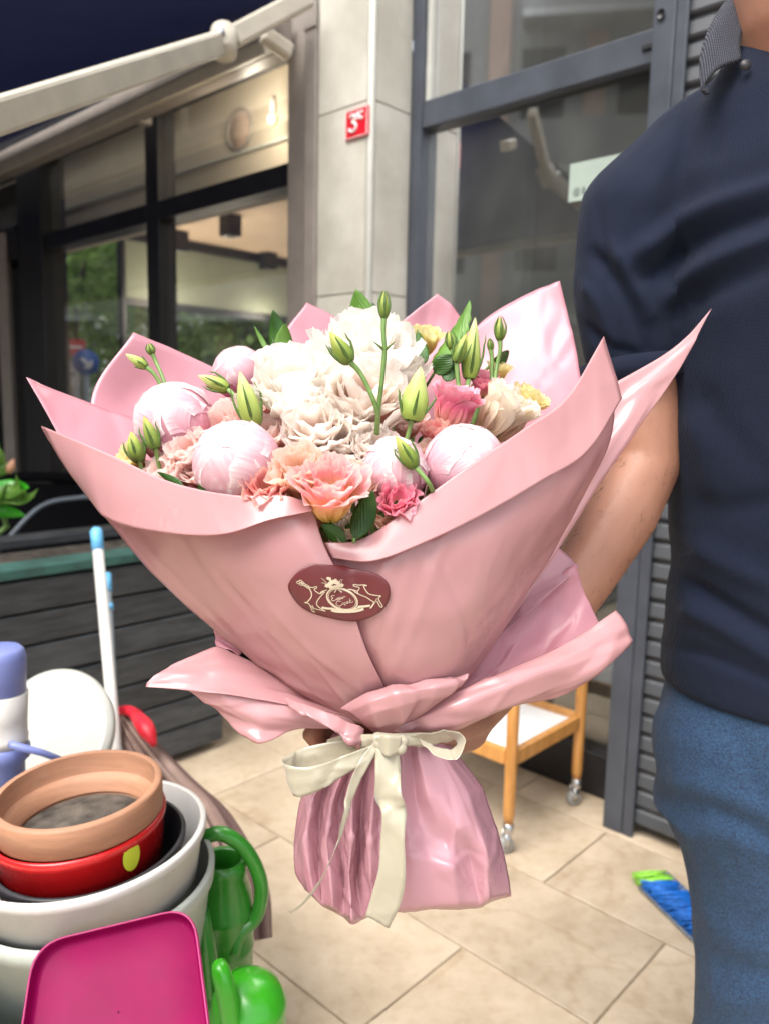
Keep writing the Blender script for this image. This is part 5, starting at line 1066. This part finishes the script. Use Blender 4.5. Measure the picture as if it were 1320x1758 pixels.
#=====FLOWERS=====
GRP = 'flowers in the bouquet'
def frame_ax(ax_, spin=0):
    a, b = frame_of(ax_, A([0, 0, 1.]) if abs(nrm(ax_)[2]) < .9 else A([1., 0, 0])); c, s = math.cos(spin), math.sin(spin); return a*c+b*s, -a*s+b*c, nrm(ax_)
def petal(parent, m, c, fr, phi, r0_, L_, Wd, a0, a1, Rc, ruff, fringe, rr, n=11, mm=12, kr=3.0, base=.25, jag=0):
    ea, eb, ec = fr; er = ea*math.cos(phi)+eb*math.sin(phi); et = -ea*math.sin(phi)+eb*math.cos(phi); ph1, ph2, ph3 = rr.uniform(0, 6.28, 3); r_, h_ = r0_, 0.; vs = []; uv = []
    R_ = [r_]; H_ = [h_]
    for i in range(n):
        al = a0+(a1-a0)*((i+.5)/n)**1.3; r_ += L_/n*math.sin(al); h_ += L_/n*math.cos(al); R_.append(r_); H_.append(h_)
    edge = [1+fringe*rr.uniform(-1, 1) for _ in range(mm+1)]
    for i in range(n+1):
        t = i/n; al = a0+(a1-a0)*t**1.3; wt = Wd*(base+(1-base)*math.sin(min(1, t*1.25)*math.pi/2)**.9)*(1-.12*max(0, t-.8)*5)
        for j in range(mm+1):
            s = j/mm*2-1; x = s*wt; short = .20*abs(s)**2.5*t
            tt = t*(1-short)*(1+(edge[j]-1)*t**4); ii = min(n-1, int(tt*n)); f_ = min(1.3, tt*n-ii); rr_ = R_[ii]+(R_[ii+1]-R_[ii])*f_; hh_ = H_[ii]+(H_[ii+1]-H_[ii])*f_
            Rr = max(Rc, .3*Wd); lx = Rr*math.sin(np.clip(x/Rr, -1.5, 1.5)); inw = Rr*(1-math.cos(np.clip(x/Rr, -1.5, 1.5)))
            rf = ruff*t**2.2*(math.sin(kr*s*2.4+ph1)+.5*math.sin(kr*s*5.3+ph2))+ruff*.35*math.sin(3*t+ph3)*math.cos(2*s+ph2)
            nr2 = er*math.cos(al)-ec*math.sin(al)
            vs.append(c+er*(rr_-inw)+ec*hh_+et*lx+nr2*rf+et*rf*.3*math.cos(ph3+5*s)); uv.append((j/mm, t))
    return obj('petal', vs, gridf(n+1, mm+1), m, parent, uv=uv)
def flower_axis(c, k=.55, extra=None):
    a = nrm(c-NK)*k+nrm(CAM-c)*(1-k); 
    if extra is not None: a = a+A(extra)
    return nrm(a)
def stem_for(t, c, ax_, m=None, r_=.003):
    n0 = NK+fwd*.012; mid = c*.75+n0*.25+fwd*.02; obj('stem', *tube([c, mid, (mid+n0)/2+fwd*.012, n0+R.normal(size=3)*.004], r_, 6, k=3), m or M['stem'], t)
def peony_ball(x, y, d, rpx, label, mt_, seed, axx=None, npet=9, open_=0.0, name='peony'):
    c = P(x, y, d); R0 = rpx/F*d; ax_ = nrm(axx) if axx is not None else flower_axis(c); rr = np.random.RandomState(seed); t = thing(name, c-ax_*R0, label, 'flower', GRP)
    ea, eb, ec = frame_ax(ax_, rr.uniform(0, 6))
    for k in range(npet):
        ph = k*2.4+rr.uniform(-.2, .2); lay_ = k/npet; Rk = R0*(.962+.038*lay_); dl = math.radians(rr.uniform(66, 84)); top = math.radians(rr.uniform(104, 118)-lay_**1.5*rr.uniform(38, 60)); lo = math.radians(-62)
        er = ea*math.cos(ph)+eb*math.sin(ph); et = -ea*math.sin(ph)+eb*math.cos(ph); vs = []; uv = []; n, mm = 16, 16; p1, p2, p3 = rr.uniform(0, 6, 3)
        for i in range(n+1):
            tt = i/n
            for j in range(mm+1):
                s = j/mm*2-1; la = lo+(top*(1-.16*s*s+.02*math.sin(7*s+p1)+.022*rr.uniform(-1, 1)+.03*math.sin(13*s+p3))-lo)*tt
                wx = dl*(.62+.38*math.sin(min(1, tt*1.1)*math.pi/2))*s     # sheet coordinates on the ball, not meridians
                lift = (.012*abs(s)**6+.018*tt**8)*(1+open_*4)+.008*math.sin(9*s+p1)*tt**2+.007*math.sin(19*s+p2+4*tt)*tt+.010*math.sin(5*tt+4*s+p2)+.006*math.sin(31*s+p3)*tt**3*abs(s)
                q = (er*math.cos(la)+ec*math.sin(la))*math.cos(wx)+et*math.sin(wx)
                vs.append(c+q*Rk*(1+lift)); uv.append((j/mm, tt))
        obj('petal', vs, gridf(n+1, mm+1), mt_, t, uv=uv)
    inn_ = obj('petal', *lathe([(R0*.90*math.cos(a)+1e-5, R0*.90*math.sin(a)) for a in np.linspace(-1.3, 1.57, 16)], c, ax_, 32), mt_, t)
    stem_for(t, c-ax_*R0*.9, ax_); return t
def ruffle(x, y, d, rpx, label, mt_, seed, axx=None, n_in=34, n_out=11, fr_=.18, name='peony', size=1.):
    c = P(x, y, d); R0 = rpx/F*d*1.08; ax_ = nrm(axx) if axx is not None else flower_axis(c); rr = np.random.RandomState(seed); b = c-ax_*R0*.55; t = thing(name, b, label, 'flower', GRP); fr = frame_ax(ax_, rr.uniform(0, 6))
    for k in range(n_out):
        ph = k*2*math.pi/n_out*1.62+rr.uniform(-.2, .2); petal(t, mt_, b, fr, ph, R0*.12, R0*rr.uniform(1.15, 1.35), R0*rr.uniform(.5, .68), rr.uniform(.85, 1.15), rr.uniform(-.25, .25), R0*.75, R0*.06, .05, rr)
    for k in range(n_in):
        f = (k+.5)/n_in; ph = k*2.399+rr.uniform(-.3, .3); til = .08+.85*math.sqrt(f)
        petal(t, mt_, b, fr, ph, R0*.05, R0*(1.22-.18*f+rr.uniform(-.06, .08)), R0*rr.uniform(.38, .60)*(1+.35*f), til*.9, til*rr.uniform(.2, .7), R0*.36, R0*.075, fr_*.22, rr, n=12, mm=16, kr=1.5)
    stem_for(t, b, ax_); return t
def lisi(x, y, d, rpx, label, mt_, seed, axx=None, layers=((5, .25, .3, .6), (5, .5, .35, .85), (5, .62, .55, 1.0)), fringe=.06, ruf=.08, name='lisianthus', inner=None, hgt=1.25):
    c = P(x, y, d); R0 = rpx/F*d*1.15; ax_ = nrm(axx) if axx is not None else flower_axis(c); rr = np.random.RandomState(seed); b = c-ax_*R0*hgt*.7; t = thing(name, b, label, 'flower', GRP); fr = frame_ax(ax_, rr.uniform(0, 6))
    for li, (n_, a0, a1, s_) in enumerate(layers):
        for k in range(n_):
            ph = (k+.37*li)*2*math.pi/n_+rr.uniform(-.15, .15)
            petal(t, inner if (inner and li == 0) else mt_, b, fr, ph, R0*.06, R0*hgt*(.85+.25*s_)*rr.uniform(.93, 1.05), R0*(.50+.26*s_), a0, a1+rr.uniform(-.12, .2), R0*.62*s_, R0*ruf*(.6+.6*s_), fringe*.7, rr, n=12, mm=20, kr=1.7)
    cb = MB(); cb.tube([b-ax_*.004, b+ax_*.004, b+ax_*.012], [.003, .006, .005], 8); o = cb.ok('calyx', M['sepal'], t)
    for k in range(5):
        ph = k*1.257; er = fr[0]*math.cos(ph)+fr[1]*math.sin(ph); leaf('sepal', b, b+er*R0*.42+ax_*R0*.55, .002, np.cross(er, ax_), M['sepal'], t, n=5, mm=2, droop=-.12)
    stem_for(t, b, ax_); return t
def bud(x0, y0, x1, y1, d, wpx, label, mt_, seed, stem=None, sep=True, d1=None, tw=.9, sl=1.0, parent=None):
    a = P(x0, y0, d); b = P(x1, y1, d1 or d); rr = np.random.RandomState(seed); L_ = np.linalg.norm(b-a); Wd = wpx*.86/2/F*d; ax_ = nrm(b-a)
    t = thing('lisianthus_bud', a, label, 'flower bud', 'lisianthus buds standing above the blooms'); e1, e2 = frame_of(ax_, -fwd); bnd = rr.uniform(-.07, .07); vs = []; uv = []; n, seg = 18, 40
    for i in range(n+1):
        tt = i/n; rad = Wd*(math.sin(math.pi*min(1, tt*.93+.07)**.62)**.85+.02) if tt < 1 else Wd*.05; rad = max(rad, Wd*.12*(1-tt)+.0003)
        for j in range(seg):
            th = 2*math.pi*j/seg; q = rad*(1+.13*abs(math.sin(2.5*(th+tw*tt*2.2)))**.5*(.3+.7*tt)-.06); vs.append(a+ax_*L_*tt*(1+.03*math.sin(5*th)*tt)+e2*(bnd*L_*math.sin(math.pi*tt))+q*(math.cos(th)*e1+math.sin(th)*e2)); uv.append((j/seg*.3, tt))
    obj('bloom', vs, [tuple(reversed(f)) for f in gridf(n+1, seg, True)], mt_, t, uv=uv)
    if sep:
        for k in range(5):
            ph = k*1.257+.4; er = e1*math.cos(ph)+e2*math.sin(ph); ts = []; rs = []
            for q in np.linspace(0, 1, 9): ts.append(a+ax_*L_*q*.75*sl+er*Wd*(1.12*math.sin(math.pi*min(1, q*.72*sl+.05))**.7+.05+.25*q**3*rr.uniform(.5, 2))); rs.append(.0016*(1-q)**.6*(Wd/.01)**.4+.0003)
            obj('sepal', *tube(ts, rs, 6), M['sepal'], t)
    if stem: obj('stem', *tube([a+ax_*.002]+[P(*q) for q in stem], [.0026, *([.0021]*(len(stem)))], 8, k=5), M['stem'], t)
    return t
# peonies -----------------------------------------------------------
toward = lambda dx, dy, dz: nrm(cr*dx+cu*dy-fwd*dz)
ruffle(628, 612, .80, 104, 'ivory ruffled peony at the top centre in front of the broad green leaf', PM['white'], 1, toward(.05, .75, .55), 24, 9)
ruffle(512, 668, .74, 94, 'ivory crumpled peony left of the bent olive bud', PM['white'], 2, toward(-.15, .62, .7), 20, 8)
ruffle(618, 692, .725, 98, 'blush crumpled peony in the middle behind the two long stemmed buds', PM['blush'], 3, toward(.1, .5, .8), 19, 8)
ruffle(545, 742, .70, 72, 'ivory peony with a broad cupped front petal above the peach blooms', PM['blush'], 33, toward(-.1, .5, .75), 22, 8)
peony_ball(408, 797, .675, 76, 'tight pink peony ball at the left front beside the small dark leaf', PM['ball'], 4, toward(-.25, .35, .8), 9)
peony_ball(796, 800, .695, 72, 'tight pink peony ball at the right front against the folded film', PM['ball'], 5, toward(.15, .75, .6), 9)
peony_ball(302, 728, .755, 70, 'opening pink peony with a large cupped outer petal at the left back', PM['ball'], 6, toward(-.4, .7, .5), 8, .5)
peony_ball(412, 642, .83, 47, 'small pale pink peony head peeping out left of the ivory blooms', PM['ball'], 7, toward(-.2, .8, .5), 7)
peony_ball(678, 806, .672, 56, 'small half open pink peony beside the green bud with a bent stem', PM['ball'], 8, toward(0, .55, .8), 8, .6)
# lisianthus --------------------------------------------------------
lisi(372, 735, .735, 58, 'soft pink lisianthus between the two pink peonies on the left', PM['palepink'], 10, toward(-.3, .6, .7))
lisi(322, 772, .715, 48, 'dusty pink lisianthus half hidden behind the left pink peony ball', PM['palepink'], 110, toward(-.3, .6, .7))
lisi(283, 808, .715, 52, 'pale pink fringed lisianthus at the lower left by the film edge', PM['palepink'], 11, toward(-.4, .6, .6), fringe=.1)
lisi(222, 782, .745, 34, 'yellow lisianthus at the far left behind two olive buds', PM['yellow'], 12, toward(-.5, .6, .5), fringe=.1)
lisi(566, 832, .628, 66, 'peach lisianthus with pink edged rim at the front centre', PM['peachpink'], 13, toward(.05, .8, .6), layers=((4, .2, .3, .55), (5, .42, .55, .85), (5, .5, .85, 1.0)), fringe=.05, ruf=.07, hgt=1.4)
lisi(512, 806, .648, 60, 'peach frilly lisianthus just left of the pink edged front bloom', PM['peach'], 14, toward(-.1, .65, .7), fringe=.08, ruf=.11)
lisi(456, 832, .645, 48, 'coral lisianthus low at the front in the gap beside the left peony ball', PM['coral'], 15, toward(-.1, .6, .7), fringe=.08, ruf=.12)
lisi(683, 858, .645, 42, 'hot pink lisianthus at the front right beside the dark green leaf', PM['hot'], 16, toward(.1, .55, .8), fringe=.05, ruf=.14)
lisi(622, 822, .66, 40, 'cream peach lisianthus tucked behind the pink edged front bloom', PM['peach'], 116, toward(.1, .6, .8), fringe=.06)
lisi(782, 690, .745, 56, 'coral lisianthus with a hot pink frilled rim right of the swirled bud', PM['hot'], 17, toward(.25, .9, .25), layers=((5, .15, .3, .7), (5, .28, .45, .85), (5, .35, .55, .95)), fringe=.06, ruf=.06, hgt=1.35)
lisi(748, 742, .72, 40, 'small coral lisianthus under the larger frilled coral bloom', PM['coral'], 18, toward(-.1, .8, .5), layers=((4, .15, .3, .7), (5, .3, .5, .9)), ruf=.1)
lisi(872, 700, .76, 64, 'cream lisianthus with pleated petals at the right by the film fold', PM['cream'], 19, toward(.55, .75, .35), layers=((5, .2, .25, .7), (6, .32, .35, .85), (6, .42, .4, .95)), fringe=.07, hgt=1.3)
lisi(912, 682, .79, 36, 'pale yellow lisianthus behind the cream pleated bloom', PM['yellow'], 20, toward(.5, .8, .3), fringe=.1)
lisi(728, 575, .86, 38, 'pale yellow lisianthus at the back beside the serrated leaf', PM['yellow'], 21, toward(.1, .9, .4), fringe=.05)
lisi(856, 632, .83, 24, 'small yellow bloom at the back right under the round bud', PM['yellow'], 22, toward(.2, .9, .3))
lisi(832, 655, .80, 30, 'dark pink bloom deep between the long bud and the cream bloom', PM['hot'], 23, toward(.1, .7, .5))
lisi(600, 905, .655, 30, 'cream bloom low in the notch behind the dark green front leaf', PM['cream'], 24, toward(.0, .5, .8))
lisi(700, 720, .73, 36, 'blush bloom behind the swirled green bud', PM['palepink'], 25, toward(.0, .7, .6))
lisi(655, 770, .70, 44, 'blush white bloom between the stems of the tall buds', PM['white'], 26, toward(.0, .6, .7), ruf=.12)
lisi(440, 690, .77, 42, 'pale peach bloom below the broad green bud on the left', PM['palepink'], 27, toward(-.1, .7, .6))
lisi(640, 762, .69, 46, 'blush bloom above the small half open pink peony', PM['blush'], 120, toward(.05, .6, .75), ruf=.12)
ruffle(590, 765, .70, 52, 'pale blush peony side bloom above the peach frilly lisianthus', PM['blush'], 121, toward(-.05, .5, .8), 16, 7)
lisi(340, 805, .71, 42, 'soft pink bloom between the left peony ball and the film edge', PM['palepink'], 122, toward(-.3, .6, .7))
lisi(460, 745, .725, 50, 'blush pink bloom above the left peony ball', PM['palepink'], 123, toward(-.2, .7, .6))
ruffle(690, 640, .79, 50, 'ivory bloom behind the swirled bud at the upper centre', PM['white'], 124, toward(.3, .75, .5), 14, 8)
lisi(735, 790, .70, 40, 'peach bloom between the two right hand pink peonies', PM['peach'], 125, toward(.1, .6, .75))
lisi(655, 880, .655, 34, 'peach bloom low beside the hot pink one', PM['peach'], 126, toward(.1, .6, .75))
lisi(545, 880, .66, 34, 'peach bloom low under the pink edged front bloom', PM['peach'], 127, toward(-.1, .6, .75))
# buds --------------------------------------------------------------
bud(437, 732, 413, 640, .715, 46, 'broad yellow green bud in front of the ivory peony on the left', PM['bud'], 1, [(440, 760, .72), (450, 800, .73)], tw=.5)
bud(392, 668, 342, 645, .78, 30, 'yellow green bud lying sideways at the upper left', PM['bud'], 2, [(410, 685, .77), (430, 710, .77)])
bud(252, 630, 217, 608, .78, 21, 'small green bud on a curved stem, lowest at the far left', PM['bud'], 3, [(265, 642, .78), (278, 665, .78), (285, 700, .77)], sl=.5)
bud(262, 608, 256, 590, .80, 14, 'tiny green bud on a thin stem at the upper far left', PM['budg'], 4, [(270, 625, .80), (284, 660, .79), (290, 700, .78)], sl=1.3)
bud(268, 770, 248, 716, .715, 30, 'olive green bud standing right of the yellow lisianthus', PM['budg'], 5, [(272, 790, .72), (280, 830, .73)])
bud(240, 792, 226, 742, .72, 34, 'yellow green bud in front of the yellow lisianthus', PM['budg'], 6, [(245, 810, .725), (260, 840, .73)])
bud(600, 622, 567, 571, .665, 38, 'olive bud bent to the left on a long arched stem', PM['budg'], 7, [(618, 640, .668), (636, 675, .67), (648, 710, .675), (648, 745, .69)], tw=.6)
bud(659, 546, 660, 500, .675, 20, 'slim bud with long pointed sepals on the tallest stem', PM['budg'], 8, [(658, 570, .675), (660, 602, .675), (656, 650, .676), (650, 700, .68), (646, 745, .69)], sl=1.35)
bud(706, 722, 722, 632, .69, 56, 'large pale green swirled bud at the centre right', PM['bud'], 9, [(702, 740, .695), (690, 780, .70)], tw=1.5, sl=.7)
bud(712, 802, 680, 750, .640, 34, 'yellow tipped green bud on a bent stem above the folded film', PM['budg'], 10, [(722, 812, .638), (735, 828, .637), (742, 842, .645)], tw=.5)
bud(805, 650, 815, 548, .79, 38, 'tall creamy green bud at the back right', PM['bud'], 11, [(800, 670, .78), (795, 700, .77)], tw=.6)
bud(782, 622, 800, 574, .775, 26, 'green bud leaning right in front of the tall creamy bud', PM['budg'], 12, [(785, 650, .775), (790, 690, .77)])
bud(776, 600, 771, 568, .785, 18, 'small round green bud left of the tall creamy bud', PM['budg'], 13, [(784, 630, .78), (788, 680, .77)], sl=1.3)
bud(857, 584, 858, 545, .80, 20, 'round green bud with a spiky tip on the rightmost stem', PM['budg'], 14, [(858, 600, .80), (852, 630, .80), (848, 660, .79)], sl=1.4)
bud(842, 602, 840, 582, .805, 10, 'tiny closed bud just left of the rightmost round bud', PM['budg'], 15, [(844, 620, .805), (843, 660, .80)], sl=1.4)
# little bracts on the tall stem
brs = thing('stem_bract', P(660, 602, .674), 'pair of thin curved bracts halfway up the tallest bud stem', 'bract')
for s_ in (-1, 1): obj('bract', *tube([P(660, 602, .675), P(660+s_*8, 595, .672), P(660+s_*18, 587, .67)], [.0013, .001, .0003], 6, k=3), M['sepal'], brs)
# leaves --------------------------------------------------------------
LG = 'green leaves among the flowers'
def lf(label, specs, m='leaf'):
    x0, y0, d0 = specs[0][0]; t = thing('leaf_sprig', P(x0, y0, d0), label, 'leaves', LG)
    for k, (b_, tp_, wpx, side, *rest) in enumerate(specs):
        leaf('leaf', P(*b_), P(*tp_), wpx/2/F*b_[2], cr*side[0]+cu*side[1]-fwd*side[2], M[rest[0]] if rest else M[m], t, serr=rest[1] if len(rest) > 1 else 0, n=14, mm=6, seed=k+len(label), droop=.08)
    obj('stem', *tube([P(x0, y0, d0), P(x0*.9+600*.1, y0+25, d0+.03), P(620, 1000, .73), NK+fwd*.01], .0016, 5), M['stem'], t)
lf('broad green leaf pair behind the top ivory peony', [((622, 585, .87), (611, 496, .88), 52, (1, .1, .3), 'leafb'), ((645, 575, .87), (672, 545, .88), 36, (.7, .5, .3), 'leafb'), ((640, 580, .88), (640, 520, .9), 36, (1, .0, .5), 'leaf')])
lf('cluster of pointed leaves at the top left of the bouquet', [((480, 612, .85), (469, 532, .85), 34, (1, .0, .2)), ((492, 618, .84), (490, 555, .84), 34, (1, .1, -.5), 'leafb'), ((495, 610, .84), (522, 612, .83), 22, (.3, 1, .2), 'leafb'), ((462, 608, .85), (437, 560, .86), 9, (1, -.3, .2), 'leafb')])
lf('long serrated leaf at the back right', [((738, 630, .82), (806, 516, .84), 46, (1, .6, .4), 'leafb', .10), ((728, 625, .82), (716, 566, .84), 24, (1, 0, .2))])
lf('dark oval leaves in front of the tall creamy bud', [((745, 640, .79), (782, 610, .78), 34, (.4, 1, .3)), ((765, 655, .78), (778, 612, .78), 30, (1, .1, .3))])
lf('leaf at the right back behind the rightmost bud', [((838, 630, .83), (873, 602, .84), 30, (.3, 1, .3))])
lf('small dark leaf poking out under the left pink peony ball', [((352, 862, .655), (352, 812, .65), 32, (1, 0, .2))])
lf('dark leaf edge showing over the left film fold', [((320, 848, .675), (270, 810, .69), 18, (.3, 1, .4))])
lf('dark green oval leaf at the front centre notch', [((608, 924, .633), (640, 842, .628), 42, (1, .2, .2))])
lf('dark leaf low in the notch of the film', [((592, 935, .645), (552, 900, .645), 30, (.4, 1, .3))])
lf('hidden filler leaf deep in the middle of the bouquet', [((600, 800, .72), (560, 760, .72), 50, (.5, 1, .3)), ((720, 780, .73), (760, 760, .72), 50, (.5, 1, .3)), ((450, 760, .73), (430, 720, .74), 50, (1, .4, .3))])
